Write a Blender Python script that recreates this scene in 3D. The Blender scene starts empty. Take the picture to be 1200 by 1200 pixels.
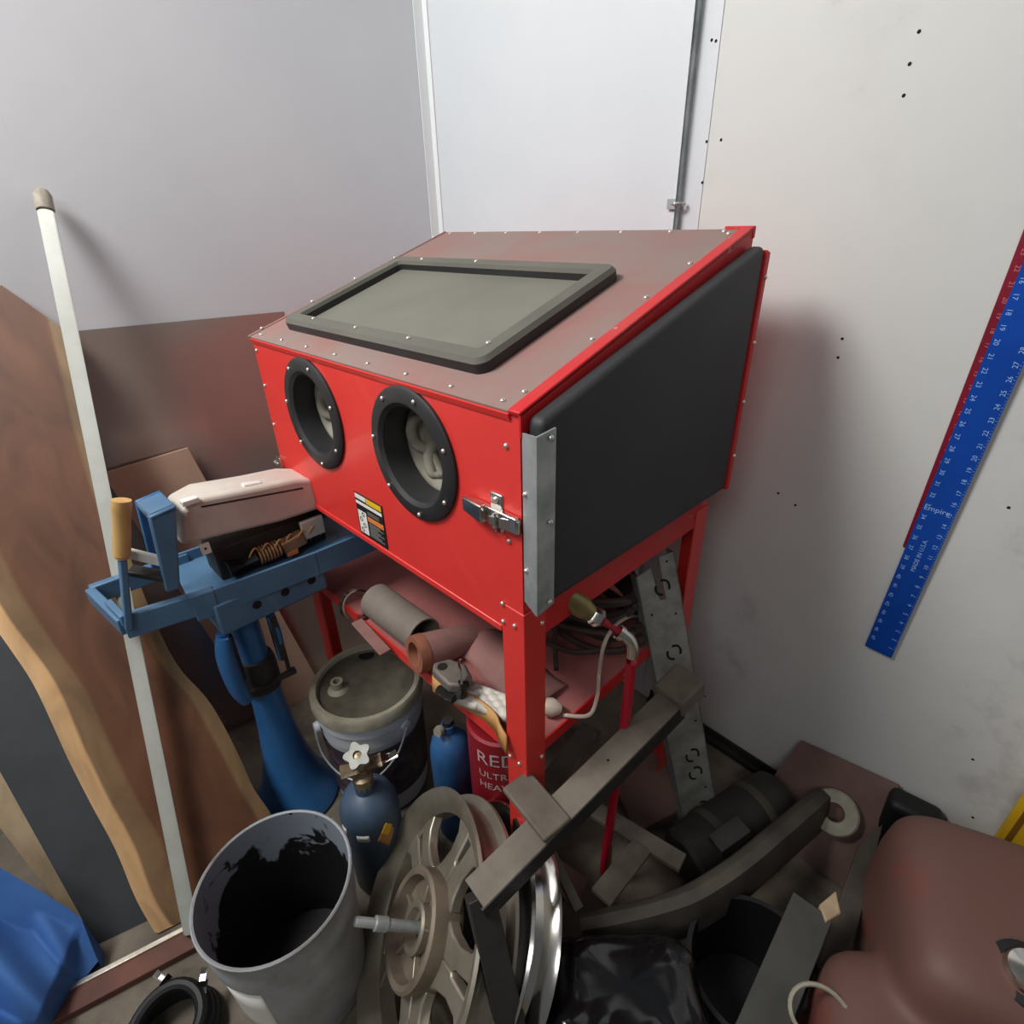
import bpy, bmesh, math, random
from mathutils import Vector, Matrix, noise
random.seed(7)
scn = bpy.context.scene
COL = scn.collection

# ---------------------------------------------------------------- camera
CAM = Vector((1.4065, -0.5077, 1.544)); YAW, PIT, ROL, FPX = -0.8051, -0.4856, -0.0269, 644.81
fw = Vector((math.sin(YAW)*math.cos(PIT), math.cos(YAW)*math.cos(PIT), math.sin(PIT)))
rt = fw.cross(Vector((0, 0, 1))).normalized(); up = rt.cross(fw)
rt, up = rt*math.cos(ROL)+up*math.sin(ROL), -rt*math.sin(ROL)+up*math.cos(ROL)
cd = bpy.data.cameras.new('camera'); cam = bpy.data.objects.new('camera', cd); COL.objects.link(cam)
cd.sensor_width = 36; cd.sensor_fit = 'HORIZONTAL'; cd.lens = FPX/1200*36; cd.clip_start = .02
m = Matrix((rt, up, -fw)).transposed().to_4x4(); m.translation = CAM; cam.matrix_world = m
scn.camera = cam

# ---------------------------------------------------------------- light
w = bpy.data.worlds.new('world'); scn.world = w; w.use_nodes = True
w.node_tree.nodes['Background'].inputs[0].default_value = (.95, .97, 1, 1)
w.node_tree.nodes['Background'].inputs[1].default_value = .095
def area(name, loc, target, sx, sy, power, col):
    d = bpy.data.lights.new(name, 'AREA'); d.shape = 'RECTANGLE'; d.size = sx; d.size_y = sy; d.energy = power; d.color = col
    o = bpy.data.objects.new(name, d); COL.objects.link(o); o.location = loc
    o.rotation_euler = (Vector(target)-Vector(loc)).to_track_quat('-Z', 'Y').to_euler()
area('shop_light', (-.02, -1.30, 3.0), (.6, .2, .8), .9, .6, 58, (1, .985, .965))
area('fill_light', (2.0, -2.6, 3.3), (.5, .3, .8), 1.6, .8, 22, (.97, .985, 1))  # weak fill lamp, added out of view behind the camera
vs = scn.view_settings; vs.view_transform = 'Standard'; vs.look = 'None'; vs.exposure = 0.0; vs.gamma = 1; vs.use_curve_mapping = False
try: scn.cycles.max_bounces = 8
except Exception: pass

# ---------------------------------------------------------------- pixel -> real plane
def ray(u, v): return rt*((u-600)/FPX) + up*(-(v-600)/FPX) + fw
def PL(u, v, n, d):
    q = ray(u, v); n = Vector(n); return CAM + q*((d-n.dot(CAM))/n.dot(q))
def Z(u, v, h): return PL(u, v, (0, 0, 1), h)
def X(u, v, x): return PL(u, v, (1, 0, 0), x)
def Y(u, v, y): return PL(u, v, (0, 1, 0), y)
def RW(u, v, off=0): return PL(u, v, (.0386, 1, 0), .8671-off)      # right wall
def LW(u, v, off=0): return PL(u, v, (1, -.06, 0), -.433+off)       # left wall

# ---------------------------------------------------------------- materials
MATS = {}
def mat(name, c, c2=None, scale=6, lo=.42, hi=.66, rough=.5, metal=0, bump=0, bs=60, spec=.5, c3=None, s3=25, lo3=.55, hi3=.62,
        coat=0, stretch=None, r2=None, distort=0, alpha=None, trans=0):
    m = bpy.data.materials.new(name); m.use_nodes = True; nt = m.node_tree; N = nt.nodes; L = nt.links
    b = N['Principled BSDF']; b.inputs['Roughness'].default_value = rough; b.inputs['Metallic'].default_value = metal
    b.inputs['Specular IOR Level'].default_value = spec; b.inputs['Coat Weight'].default_value = coat
    b.inputs['Base Color'].default_value = (*c, 1)
    if trans: b.inputs['Transmission Weight'].default_value = trans
    tc = N.new('ShaderNodeTexCoord'); src = tc.outputs['Object']
    if stretch:
        mp = N.new('ShaderNodeMapping'); mp.inputs['Scale'].default_value = stretch; L.new(src, mp.inputs[0]); src = mp.outputs[0]
    def nz(s, det=5, rg=.6):
        n = N.new('ShaderNodeTexNoise'); n.inputs['Scale'].default_value = s; n.inputs['Detail'].default_value = det
        n.inputs['Roughness'].default_value = rg; n.inputs['Distortion'].default_value = distort; L.new(src, n.inputs['Vector']); return n
    def ramp(n, a, bb):
        r = N.new('ShaderNodeMapRange'); r.inputs[1].default_value = a; r.inputs[2].default_value = bb; L.new(n.outputs[0], r.inputs[0]); return r
    cur = None
    if c2:
        r = ramp(nz(scale), lo, hi); mx = N.new('ShaderNodeMix'); mx.data_type = 'RGBA'
        mx.inputs[6].default_value = (*c, 1); mx.inputs[7].default_value = (*c2, 1); L.new(r.outputs[0], mx.inputs[0]); cur = mx.outputs[2]
        if r2 is not None:
            q = N.new('ShaderNodeMix'); q.inputs[2].default_value = rough; q.inputs[3].default_value = r2; L.new(r.outputs[0], q.inputs[0]); L.new(q.outputs[0], b.inputs['Roughness'])
    if c3:
        r = ramp(nz(s3, 6, .7), lo3, hi3); mx = N.new('ShaderNodeMix'); mx.data_type = 'RGBA'
        if cur: L.new(cur, mx.inputs[6])
        else: mx.inputs[6].default_value = (*c, 1)
        mx.inputs[7].default_value = (*c3, 1); L.new(r.outputs[0], mx.inputs[0]); cur = mx.outputs[2]
    if cur: L.new(cur, b.inputs['Base Color'])
    if bump:
        bp = N.new('ShaderNodeBump'); bp.inputs['Strength'].default_value = bump; bp.inputs['Distance'].default_value = .004
        L.new(nz(bs).outputs[0], bp.inputs['Height']); L.new(bp.outputs[0], b.inputs['Normal'])
    MATS[name] = m; return m
def S(r, g, b):  # sRGB 0-255 -> linear
    f = lambda x: (x/255/12.92) if x <= 10 else ((x/255+.055)/1.055)**2.4
    return (f(r), f(g), f(b))

m_wall_l = mat('painted_wall_grey', S(226, 226, 229), S(218, 219, 223), 1.4, .35, .7, rough=.6, bump=.05, bs=40)
m_wall_b = mat('painted_panel_white', S(218, 222, 225), S(210, 215, 219), 1.2, .35, .7, rough=.45)
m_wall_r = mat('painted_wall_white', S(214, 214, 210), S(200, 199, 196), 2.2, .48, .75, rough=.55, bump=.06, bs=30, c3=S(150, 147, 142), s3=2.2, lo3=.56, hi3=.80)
m_floor = mat('concrete', S(136, 125, 110), S(84, 77, 68), 4, .35, .7, rough=.85, bump=.4, bs=50, c3=S(50, 45, 40), s3=3, lo3=.52, hi3=.72)
m_galv = mat('galvanised_steel', S(188, 194, 194), S(150, 158, 158), 14, .4, .65, rough=.38, metal=.55, r2=.55)
m_corner = mat('bright_zinc_strip', S(244, 246, 246), S(228, 232, 232), 3, .4, .7, rough=.35, metal=.1, stretch=(1, 1, .1))
m_galvd = mat('dusty_galvanised_steel', S(178, 180, 174), S(138, 138, 130), 12, .38, .66, rough=.55, metal=.45, bump=.15)
m_hole = mat('dark_hole', S(22, 21, 19), rough=.9)
m_red = mat('red_powder_coat', S(227, 60, 54), S(214, 50, 46), 2.2, .4, .75, rough=.36, coat=.15, c3=S(205, 85, 75), s3=9, lo3=.72, hi3=.8)
m_redd = mat('scuffed_red_paint', S(206, 30, 34), S(190, 62, 58), 7, .45, .75, rough=.5, c3=S(205, 150, 140), s3=26, lo3=.66, hi3=.72)
m_dustred = mat('dusty_red_steel', S(142, 122, 115), S(158, 96, 90), 4, .45, .85, rough=.8, bump=.05)
m_shelf = mat('dusty_pink_shelf', S(168, 102, 98), S(140, 84, 80), 5, .4, .7, rough=.85, bump=.08)
m_hop = mat('red_hopper', S(190, 28, 28), S(150, 40, 38), 4, .4, .7, rough=.5)
m_dustblk = mat('dust_covered_black', S(108, 106, 97), S(94, 92, 84), 4, .35, .7, rough=.85, bump=.04)
m_pane = mat('dusty_window_glass', S(120, 118, 107), S(108, 107, 97), 3, .35, .7, rough=.7, bump=.03)
m_blk = mat('black_plastic', S(38, 38, 39), S(52, 52, 52), 6, .45, .75, rough=.5, bump=.05)
m_door = mat('black_door_coat', S(46, 46, 49), S(56, 56, 57), 3, .4, .7, rough=.6, bump=.06, c3=S(96, 96, 92), s3=9, lo3=.69, hi3=.78)
m_glove = mat('dusty_rubber_glove', S(150, 145, 130), S(120, 115, 102), 12, .4, .65, rough=.8, bump=.25, bs=25)
m_chrome = mat('chrome', S(215, 212, 205), rough=.18, metal=1)
m_steel = mat('zinc_screw', S(225, 222, 214), rough=.3, metal=.8)
m_brass = mat('brass', S(160, 145, 95), S(130, 118, 80), 20, rough=.4, metal=.7)
m_hose = mat('red_air_hose', S(188, 22, 48), S(170, 24, 44), 10, rough=.42)
m_white = mat('white_print', S(232, 230, 224), rough=.5)
m_lblk = mat('label_black', S(32, 31, 31), rough=.45)
m_lyel = mat('label_yellow', S(232, 190, 40), rough=.45)
m_lorg = mat('label_orange', S(225, 130, 60), rough=.45)
m_lgry = mat('label_grey', S(120, 118, 112), rough=.5)
m_pole = mat('white_plastic_pipe', S(186, 188, 180), S(170, 171, 162), 8, .4, .7, rough=.4)
m_poletip = mat('grimy_pipe_end', S(165, 156, 142), S(120, 112, 100), 30, rough=.7)
m_sheet = mat('glossy_dark_panel', S(190, 172, 160), S(168, 150, 142), 1.5, .3, .7, rough=.2, metal=.55, r2=.28, spec=.9)
m_card = mat('tan_hardboard', S(214, 182, 156), S(198, 164, 140), 3, rough=.8)
m_board = mat('charcoal_board', S(70, 74, 78), S(60, 63, 66), 5, rough=.7)
m_cream = mat('cream_wood', S(184, 160, 128), S(160, 138, 108), 6, .4, .7, rough=.7, stretch=(3, 3, .6))
m_alu = mat('bright_aluminium', S(235, 228, 212), S(205, 196, 178), 30, rough=.3, metal=.8)
m_brown = mat('brown_plank', S(112, 70, 58), S(88, 56, 46), 8, rough=.7)
m_tarp = mat('blue_fabric', S(66, 114, 182), S(54, 96, 160), 6, .4, .7, rough=.75, bump=.15, bs=200)
m_blue = mat('blue_enamel', S(84, 122, 154), S(70, 106, 138), 5, .4, .7, rough=.45, coat=.1, c3=S(100, 116, 126), s3=14, lo3=.64, hi3=.76)
m_blueb = mat('bright_blue_enamel', S(52, 112, 170), S(40, 94, 148), 5, .4, .7, rough=.4, coat=.15)
m_grip = mat('pale_wooden_grip', S(214, 176, 112), S(190, 150, 92), 18, .4, .7, rough=.5, stretch=(1, 1, .2))
m_house = mat('dirty_white_plastic', S(210, 202, 190), S(190, 180, 170), 6, .4, .7, rough=.55, c3=S(70, 62, 56), s3=13, lo3=.7, hi3=.76)
m_copper = mat('coil_winding', S(168, 132, 98), S(140, 104, 74), 30, rough=.5, metal=.3)
m_bucket = mat('grey_bucket_plastic', S(160, 165, 170), S(128, 128, 124), 7, .38, .7, rough=.4, c3=S(66, 62, 58), s3=5, lo3=.58, hi3=.72)
m_tar = mat('bucket_inside', S(130, 138, 148), S(20, 20, 22), 4, .4, .5, rough=.55, distort=.5, c3=S(18, 18, 20), s3=16, lo3=.60, hi3=.62)
_n = m_tar.node_tree; _tc = [q for q in _n.nodes if q.type == 'TEX_COORD'][0]; _mr = [q for q in _n.nodes if q.type == 'MAP_RANGE'][0]; _nz = [q for q in _n.nodes if q.type == 'TEX_NOISE'][0]
_nz.inputs['Scale'].default_value = 11; _nz.inputs['Detail'].default_value = 3
_sp = _n.nodes.new('ShaderNodeSeparateXYZ'); _n.links.new(_tc.outputs['Object'], _sp.inputs[0])
_ma = _n.nodes.new('ShaderNodeMath'); _ma.operation = 'MULTIPLY_ADD'; _ma.inputs[1].default_value = -5.5; _n.links.new(_sp.outputs['Z'], _ma.inputs[0]); _ma.inputs[2].default_value = 1.6
_m2 = _n.nodes.new('ShaderNodeMath'); _m2.operation = 'MULTIPLY_ADD'; _m2.inputs[1].default_value = 2.0; _n.links.new(_nz.outputs[0], _m2.inputs[0]); _n.links.new(_ma.outputs[0], _m2.inputs[2])
_n.links.new(_m2.outputs[0], _mr.inputs[0]); _mr.inputs[1].default_value = .97; _mr.inputs[2].default_value = 1.05
m_tarpool = mat('dried_tar', S(13, 13, 14), rough=.55, bump=.2)
m_wbucket = mat('white_bucket_plastic', S(205, 210, 214), S(178, 184, 190), 5, .4, .7, rough=.4)
m_wlid = mat('grimy_lid', S(98, 92, 78), S(66, 62, 52), 9, .4, .68, rough=.6, bump=.1)
m_wlidrim = mat('worn_lid_rim', S(160, 155, 136), S(130, 125, 108), 12, rough=.55)
m_wlabel = mat('dark_bucket_label', S(64, 52, 56), S(98, 80, 84), 18, .45, .6, rough=.5)
m_cyl = mat('blue_grey_cylinder_paint', S(72, 92, 114), S(60, 78, 98), 8, rough=.45, c3=S(120, 124, 126), s3=20, lo3=.66, hi3=.74)
m_cyl2 = mat('blue_cylinder_paint', S(50, 98, 148), S(42, 84, 130), 8, rough=.4, c3=S(130, 160, 180), s3=16, lo3=.68, hi3=.78)
m_valve = mat('grimy_brass_valve', S(168, 150, 120), S(120, 108, 90), 30, rough=.45, metal=.6)
m_redcan = mat('red_can', S(150, 28, 40), rough=.4)
m_alloy = mat('cast_alloy', S(168, 160, 145), S(140, 132, 116), 10, .4, .7, rough=.4, metal=.65, bump=.06)
m_drum = mat('dusty_brake_drum', S(132, 120, 104), S(108, 96, 84), 12, rough=.6, metal=.3)
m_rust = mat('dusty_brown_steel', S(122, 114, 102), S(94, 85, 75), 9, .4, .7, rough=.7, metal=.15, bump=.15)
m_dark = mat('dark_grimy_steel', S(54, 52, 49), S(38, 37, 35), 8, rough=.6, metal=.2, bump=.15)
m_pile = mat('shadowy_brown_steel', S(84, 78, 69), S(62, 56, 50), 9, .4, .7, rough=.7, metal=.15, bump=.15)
m_plank2 = mat('weathered_grey_plank', S(64, 64, 58), S(50, 50, 46), 8, rough=.75, stretch=(1, 1, .3))
m_brownboard = mat('brown_hardboard', S(122, 96, 88), S(102, 80, 74), 4, rough=.8)
m_bag = mat('black_polythene', S(17, 18, 20), rough=.15, spec=.7)
m_tank = mat('dusty_red_tank', S(108, 76, 68), S(146, 38, 34), 3.0, .48, .72, rough=.6)
m_tank2 = mat('red_tank', S(178, 52, 46), S(150, 76, 68), 4, .4, .7, rough=.45)
m_yel = mat('yellow_paint', S(222, 178, 30), S(190, 150, 30), 6, rough=.5)
m_ylin = mat('brown_groove', S(120, 78, 20), rough=.6)
m_rblue = mat('blue_anodised', S(16, 82, 190), S(14, 70, 168), 5, rough=.35, metal=.25)
m_rred = mat('maroon_anodised', S(150, 28, 52), S(126, 24, 44), 5, rough=.4, metal=.25)
m_print = mat('pale_blue_print', S(150, 190, 240), rough=.5)
m_rprint = mat('pale_red_print', S(200, 120, 130), rough=.5)
m_rprint2 = mat('shaded_print', S(196, 176, 176), rough=.6)  # white can lettering, dulled in colour for the shade it stands in
m_tube = mat('dusty_grey_tube', S(128, 118, 108), S(112, 102, 94), 6, rough=.7)
m_terra = mat('brown_rubber', S(150, 92, 68), S(122, 74, 56), 9, rough=.65)
m_mauve = mat('dusty_mauve_cloth', S(150, 108, 102), S(132, 94, 88), 8, rough=.85, bump=.2)
m_cast = mat('grey_cast_part', S(122, 114, 106), S(96, 90, 84), 14, rough=.6, metal=.3, bump=.15)
m_foil = mat('white_quilted_sheet', S(214, 208, 198), S(190, 184, 174), 12, rough=.5, bump=.2, bs=30)
m_gasket = mat('tan_band', S(196, 146, 84), S(176, 126, 70), 14, rough=.6)
m_cable = mat('dark_cable', S(78, 68, 62), S(60, 52, 48), 14, rough=.65)
m_wcable = mat('pale_cable', S(200, 186, 170), rough=.5)
m_rubber = mat('black_rubber', S(17, 17, 18), rough=.55)

# ---------------------------------------------------------------- mesh helpers
ORG = {}
def V(*a): return Vector(a)
def frame(d, upv=(0, 0, 1)):
    d = Vector(d).normalized(); u = Vector(upv)
    if abs(d.dot(u.normalized())) > .98: u = Vector((1, 0, 0))
    a = d.cross(u).normalized(); b = a.cross(d).normalized()
    return a, b, d       # side, up, along
class MB:
    def __init__(s): s.v = []; s.f = []
    def add(s, vs, fs):
        n = len(s.v); s.v += [Vector(x) for x in vs]; s.f += [[i+n for i in f] for f in fs]; return s
    def box(s, c, size, R=None):
        c = Vector(c); h = [x/2 for x in size]; vs = []
        for dx in (-1, 1):
            for dy in (-1, 1):
                for dz in (-1, 1):
                    p = Vector((dx*h[0], dy*h[1], dz*h[2])); vs.append(c+(R @ p if R else p))
        return s.add(vs, [[0, 1, 3, 2], [4, 6, 7, 5], [0, 4, 5, 1], [2, 3, 7, 6], [0, 2, 6, 4], [1, 5, 7, 3]])
    def b6(s, x0, x1, y0, y1, z0, z1): return s.box(((x0+x1)/2, (y0+y1)/2, (z0+z1)/2), (x1-x0, y1-y0, z1-z0))
    def bar(s, p0, p1, w, h, upv=(0, 0, 1)):
        p0 = Vector(p0); p1 = Vector(p1); a, b, d = frame(p1-p0, upv)
        return s.box((p0+p1)/2, (w, h, (p1-p0).length), Matrix((a, b, d)).transposed())
    def tube(s, path, r, seg=12, cap=True, closed=False):
        path = [Vector(p) for p in path]; n = len(path); rs = r if isinstance(r, (list, tuple)) else [r]*n
        vs = []; prev = None
        for i in range(n):
            if closed: d = path[(i+1) % n]-path[i-1]
            else: d = path[min(i+1, n-1)]-path[max(i-1, 0)]
            d.normalize()
            if prev is None: a, b, _ = frame(d)
            else:
                a = prev-d*prev.dot(d)
                a = a.normalized() if a.length > 1e-6 else frame(d)[0]
                b = d.cross(a)
            prev = a
            for k in range(seg):
                t = 2*math.pi*k/seg; vs.append(path[i]+(a*math.cos(t)+b*math.sin(t))*rs[i])
        fs = []
        for i in range(n if closed else n-1):
            j = (i+1) % n
            for k in range(seg):
                l = (k+1) % seg; fs.append([i*seg+k, i*seg+l, j*seg+l, j*seg+k])
        if cap and not closed: fs += [list(range(seg))[::-1], [(n-1)*seg+k for k in range(seg)]]
        return s.add(vs, fs)
    def lathe(s, prof, o, axis=(0, 0, 1), seg=32, closed=False, upv=(0, 0, 1)):
        o = Vector(o); a, b, d = frame(axis, upv); vs = []
        for r, h in prof:
            for k in range(seg):
                t = 2*math.pi*k/seg; vs.append(o+d*h+(a*math.cos(t)+b*math.sin(t))*max(r, 1e-5))
        fs = []; n = len(prof)
        for i in range(n if closed else n-1):
            j = (i+1) % n
            for k in range(seg):
                l = (k+1) % seg; fs.append([i*seg+k, i*seg+l, j*seg+l, j*seg+k])
        return s.add(vs, fs)
    def prism(s, poly, off):
        poly = [Vector(p) for p in poly]; off = Vector(off); n = len(poly)
        return s.add(poly+[p+off for p in poly], [list(range(n)), [n+i for i in range(n)][::-1]] + [[i, (i+1) % n, n+(i+1) % n, n+i] for i in range(n)])
    def grid(s, nx, ny, fn):
        vs = [fn(i/nx, j/ny) for j in range(ny+1) for i in range(nx+1)]
        fs = [[j*(nx+1)+i, j*(nx+1)+i+1, (j+1)*(nx+1)+i+1, (j+1)*(nx+1)+i] for j in range(ny) for i in range(nx)]
        return s.add(vs, fs)
    def build(s, name, mt, parent=None, bevel=0, seg=2, smooth=35, sub=0, solid=0, origin=None, merge=False):
        base = ORG[parent.name] if parent else (Vector(origin) if origin else V(0, 0, 0))
        if not parent and not origin and s.v:
            xs = [v.x for v in s.v]; ys = [v.y for v in s.v]; zs = [v.z for v in s.v]
            base = V((min(xs)+max(xs))/2, (min(ys)+max(ys))/2, min(zs))
        me = bpy.data.meshes.new(name); me.from_pydata([v-base for v in s.v], [], s.f)
        bm = bmesh.new(); bm.from_mesh(me)
        if merge: bmesh.ops.remove_doubles(bm, verts=bm.verts, dist=1e-5)
        bmesh.ops.recalc_face_normals(bm, faces=bm.faces); bm.to_mesh(me); bm.free()
        if smooth:
            for p_ in me.polygons: p_.use_smooth = True
            me.set_sharp_from_angle(angle=math.radians(smooth))
        me.materials.append(mt)
        o = bpy.data.objects.new(name, me); COL.objects.link(o)
        if parent: o.parent = parent
        else: o.location = base
        ORG[o.name] = base
        if solid: q = o.modifiers.new('solid', 'SOLIDIFY'); q.thickness = solid; q.offset = 0
        if bevel: q = o.modifiers.new('bevel', 'BEVEL'); q.width = bevel; q.segments = seg; q.limit_method = 'ANGLE'; q.angle_limit = math.radians(40)
        if sub: q = o.modifiers.new('sub', 'SUBSURF'); q.levels = sub; q.render_levels = sub
        return o
def thing(name, label, cat, loc, group=None):
    o = bpy.data.objects.new(name, None); COL.objects.link(o); o.location = loc; o.empty_display_size = .05
    ORG[o.name] = Vector(loc); tag(o, label, cat, group); return o
def tag(o, label, cat, group=None, kind=None):
    o['label'] = label; o['category'] = cat
    if group: o['group'] = group
    if kind: o['kind'] = kind
    return o
def struct(o): o['kind'] = 'structure'; return o
def place(me, name, loc, d, parent, label=None):
    o = bpy.data.objects.new(name, me); COL.objects.link(o); o.parent = parent; o.location = Vector(loc)-ORG[parent.name]
    o.rotation_mode = 'QUATERNION'; o.rotation_quaternion = Vector(d).to_track_quat('Z', 'Y'); ORG[o.name] = Vector(loc)
    if label: o['label'] = label
    return o
def mesh_only(mb, name, mt, smooth=50):
    me = bpy.data.meshes.new(name); me.from_pydata(mb.v, [], mb.f)
    bm = bmesh.new(); bm.from_mesh(me); bmesh.ops.recalc_face_normals(bm, faces=bm.faces); bm.to_mesh(me); bm.free()
    for p_ in me.polygons: p_.use_smooth = True
    me.set_sharp_from_angle(angle=math.radians(smooth)); me.materials.append(mt); return me
def text_verts(body, size, o, ax, ay):
    c = bpy.data.curves.new('t', 'FONT'); c.body = body; c.size = size; c.align_x = 'CENTER'; c.align_y = 'CENTER'; c.resolution_u = 2
    ob = bpy.data.objects.new('t', c); me = bpy.data.meshes.new_from_object(ob)
    vs = [Vector(o)+Vector(ax)*v.co.x+Vector(ay)*v.co.y for v in me.vertices]; fs = [list(p_.vertices) for p_ in me.polygons]
    bpy.data.objects.remove(ob); bpy.data.curves.remove(c); bpy.data.meshes.remove(me); return vs, fs
def arc(c, a, b, r, t0, t1, n): return [Vector(c)+(Vector(a)*math.cos(t0+(t1-t0)*i/n)+Vector(b)*math.sin(t0+(t1-t0)*i/n))*r for i in range(n+1)]
def smoothpath(pts, n=6):
    pts = [Vector(p_) for p_ in pts]; out = []
    for i in range(len(pts)-1):
        p0 = pts[max(i-1, 0)]; p1 = pts[i]; p2 = pts[i+1]; p3 = pts[min(i+2, len(pts)-1)]
        for k in range(n):
            t = k/n; out.append(.5*((2*p1)+(p2-p0)*t+(2*p0-5*p1+4*p2-p3)*t*t+(3*p1-p0-3*p2+p3)*t**3))
    return out+[pts[-1]]
screw_mb = MB(); screw_mb.lathe([(.0045, 0), (.0045, .0012), (.0036, .0028), (.0018, .0037), (0, .004)], (0, 0, 0), seg=10)
screw_me = mesh_only(screw_mb, 'screw', m_steel)

# ================================================================= THE SETTING
NR = Vector((.0386, 1, 0)).normalized(); NL = Vector((1, -.06, 0)).normalized()   # NL points into the room
def rwp(x, z, off=0): return V(x, .8671-.0386*x, z) - NR*off
def lwp(y, z, off=0): return V(-.433+.06*y, y, z) + NL*off
struct(MB().b6(-1.2, 5, -4.5, 1.6, -.12, 0).build('floor', m_floor, smooth=0, origin=(0, 0, 0)))
CX = -.3805; SEAM = .668
struct(MB().prism([lwp(-4.5, 0), lwp(.8905, 0), lwp(.8905, 3.4), lwp(-4.5, 3.4)], -NL*.12).build('wall_left', m_wall_l, smooth=0, origin=(0, 0, 0)))
struct(MB().prism([rwp(-.6, 0), rwp(SEAM-.0012, 0), rwp(SEAM-.0012, 3.4), rwp(-.6, 3.4)], NR*.12).build('wall_back', m_wall_b, smooth=0, origin=(0, 0, 0)))
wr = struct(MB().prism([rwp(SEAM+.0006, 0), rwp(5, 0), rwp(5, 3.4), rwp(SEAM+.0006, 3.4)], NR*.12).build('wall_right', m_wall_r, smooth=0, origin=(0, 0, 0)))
# nail holes in the white wall
hole_mb = MB(); hole_mb.lathe([(0, .0006), (.0024, .0006), (.0032, 0)], (0, 0, 0), seg=9); hole_me = mesh_only(hole_mb, 'nail_hole', m_hole)
for u, v in [(1077, 37), (1066, 75), (1059, 112), (834, 47), (839, 48), (828, 166), (845, 164), (823, 214), (987, 397), (982, 419), (1182, 595), (912, 578), (932, 592), (826, 816), (1140, 890), (1140, 958)]:
    place(hole_me, 'nail_hole', RW(u, v, .0002), -NR, wr)
# galvanised corner angle
t1 = MB()
a0 = lwp(.845, 0, .001); a1 = rwp(CX+.028, 0, .001); cc = V(CX+.0012, .8805, 0)
cc = V(-.433+.06*.8805+.0015, .8802, 0)
t1.prism([a0, cc, cc+V(.003, -.003, 0), a0+V(.003, 0, 0)], (0, 0, 3.4)); t1.prism([a1, cc, cc+V(.003, -.003, 0), a1+V(0, -.003, 0)], (0, 0, 3.4))
o = struct(t1.build('trim_1', m_corner, smooth=0)); o['label'] = 'bright galvanised angle strip covering the corner of the two walls'
# floor channel of right wall
t2 = MB(); q0 = rwp(.7, 0, 0); q1 = rwp(1.2, 0, 0); t2.bar(q0-NR*.012+V(0, 0, .012), q1-NR*.012+V(0, 0, .012), .022, .022); t2.bar(q0-NR*.004+V(0, 0, .035), q1-NR*.004+V(0, 0, .035), .006, .03)
struct(t2.build('trim_2', m_dark, smooth=0, bevel=.002))['label'] = 'dirty metal channel at foot of white wall'

# conduit with clamp
cx = .617; cb = rwp(cx, 0, .014)
cond = thing('wall_conduit', 'thin galvanised conduit pipe running up the white wall behind the red cabinet', 'conduit', cb)
MB().tube([cb+V(0, 0, .02), cb+V(0, 0, 3.35)], .0115, 14).build('pipe', m_galv, cond)
k = MB(); cz = 1.572; k.tube(arc(cb+V(0, 0, cz), (1, 0, 0), (0, -1, 0), .014, -.2, math.pi+.2, 12), .004, 6); k.box(cb+V(-.022, .009, cz), (.026, .006, .022))
cl = k.build('clamp', m_galv, cond); place(screw_me, 'screw', cb+V(0, -.016, cz), (0, -1, 0), cl)

# ================================================================= BLAST CABINET
W, D, ZB, ZF, ZR, ZS = .90, .6127, .9154, 1.3137, 1.5175, .6308
cab = thing('blast_cabinet', 'red steel sandblasting cabinet on legs with two arm holes and black side door', 'cabinet', (W/2, D/2, 0))
s_lid = (ZR-ZF)/D
# front panel with two round openings
ports = [(.262, 1.179), (.632, 1.183)]; PR = .098
fp = MB(); h = .106; xs = [0]
for px_, pz in ports: xs += [px_-h, px_+h]
xs.append(W)
def rect(x0, x1, z0, z1): fp.add([(x0, 0, z0), (x1, 0, z0), (x1, 0, z1), (x0, 0, z1)], [[0, 1, 2, 3]])
for i in (0, 2, 4): rect(xs[i], xs[i+1], ZB, ZF)
for px_, pz in ports:
    rect(px_-h, px_+h, ZB, pz-h); rect(px_-h, px_+h, pz+h, ZF)
    n = 40; vs = []
    for k in range(n):
        t = 2*math.pi*k/n; c, s = math.cos(t), math.sin(t); q = h/max(abs(c), abs(s))
        vs.append((px_+PR*c, 0, pz+PR*s)); vs.append((px_+q*c, 0, pz+q*s))
    fp.add(vs, [[2*k, 2*k+1, (2*k+3) % (2*n), (2*k+2) % (2*n)] for k in range(n)])
front = fp.build('front_panel', m_red, cab, smooth=0, solid=.003)
MB().b6(0, W-.052, -.004, .012, ZB-.004, ZB+.010).build('front_lip', m_red, cab, bevel=.002)
# sides, back, bottom
side = [(0, ZB), (D, ZB), (D, ZR-.004), (0, ZF-.004)]
MB().prism([(0.001, y, z) for y, z in side], (.004, 0, 0)).build('side_panel', m_red, cab, smooth=0)
MB().prism([(W-.005, y, z) for y, z in side], (.004, 0, 0)).build('side_panel', m_red, cab, smooth=0)
MB().b6(.004, W-.004, D-.004, D, ZB, ZR-.004).build('back_panel', m_red, cab, smooth=0)
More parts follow.
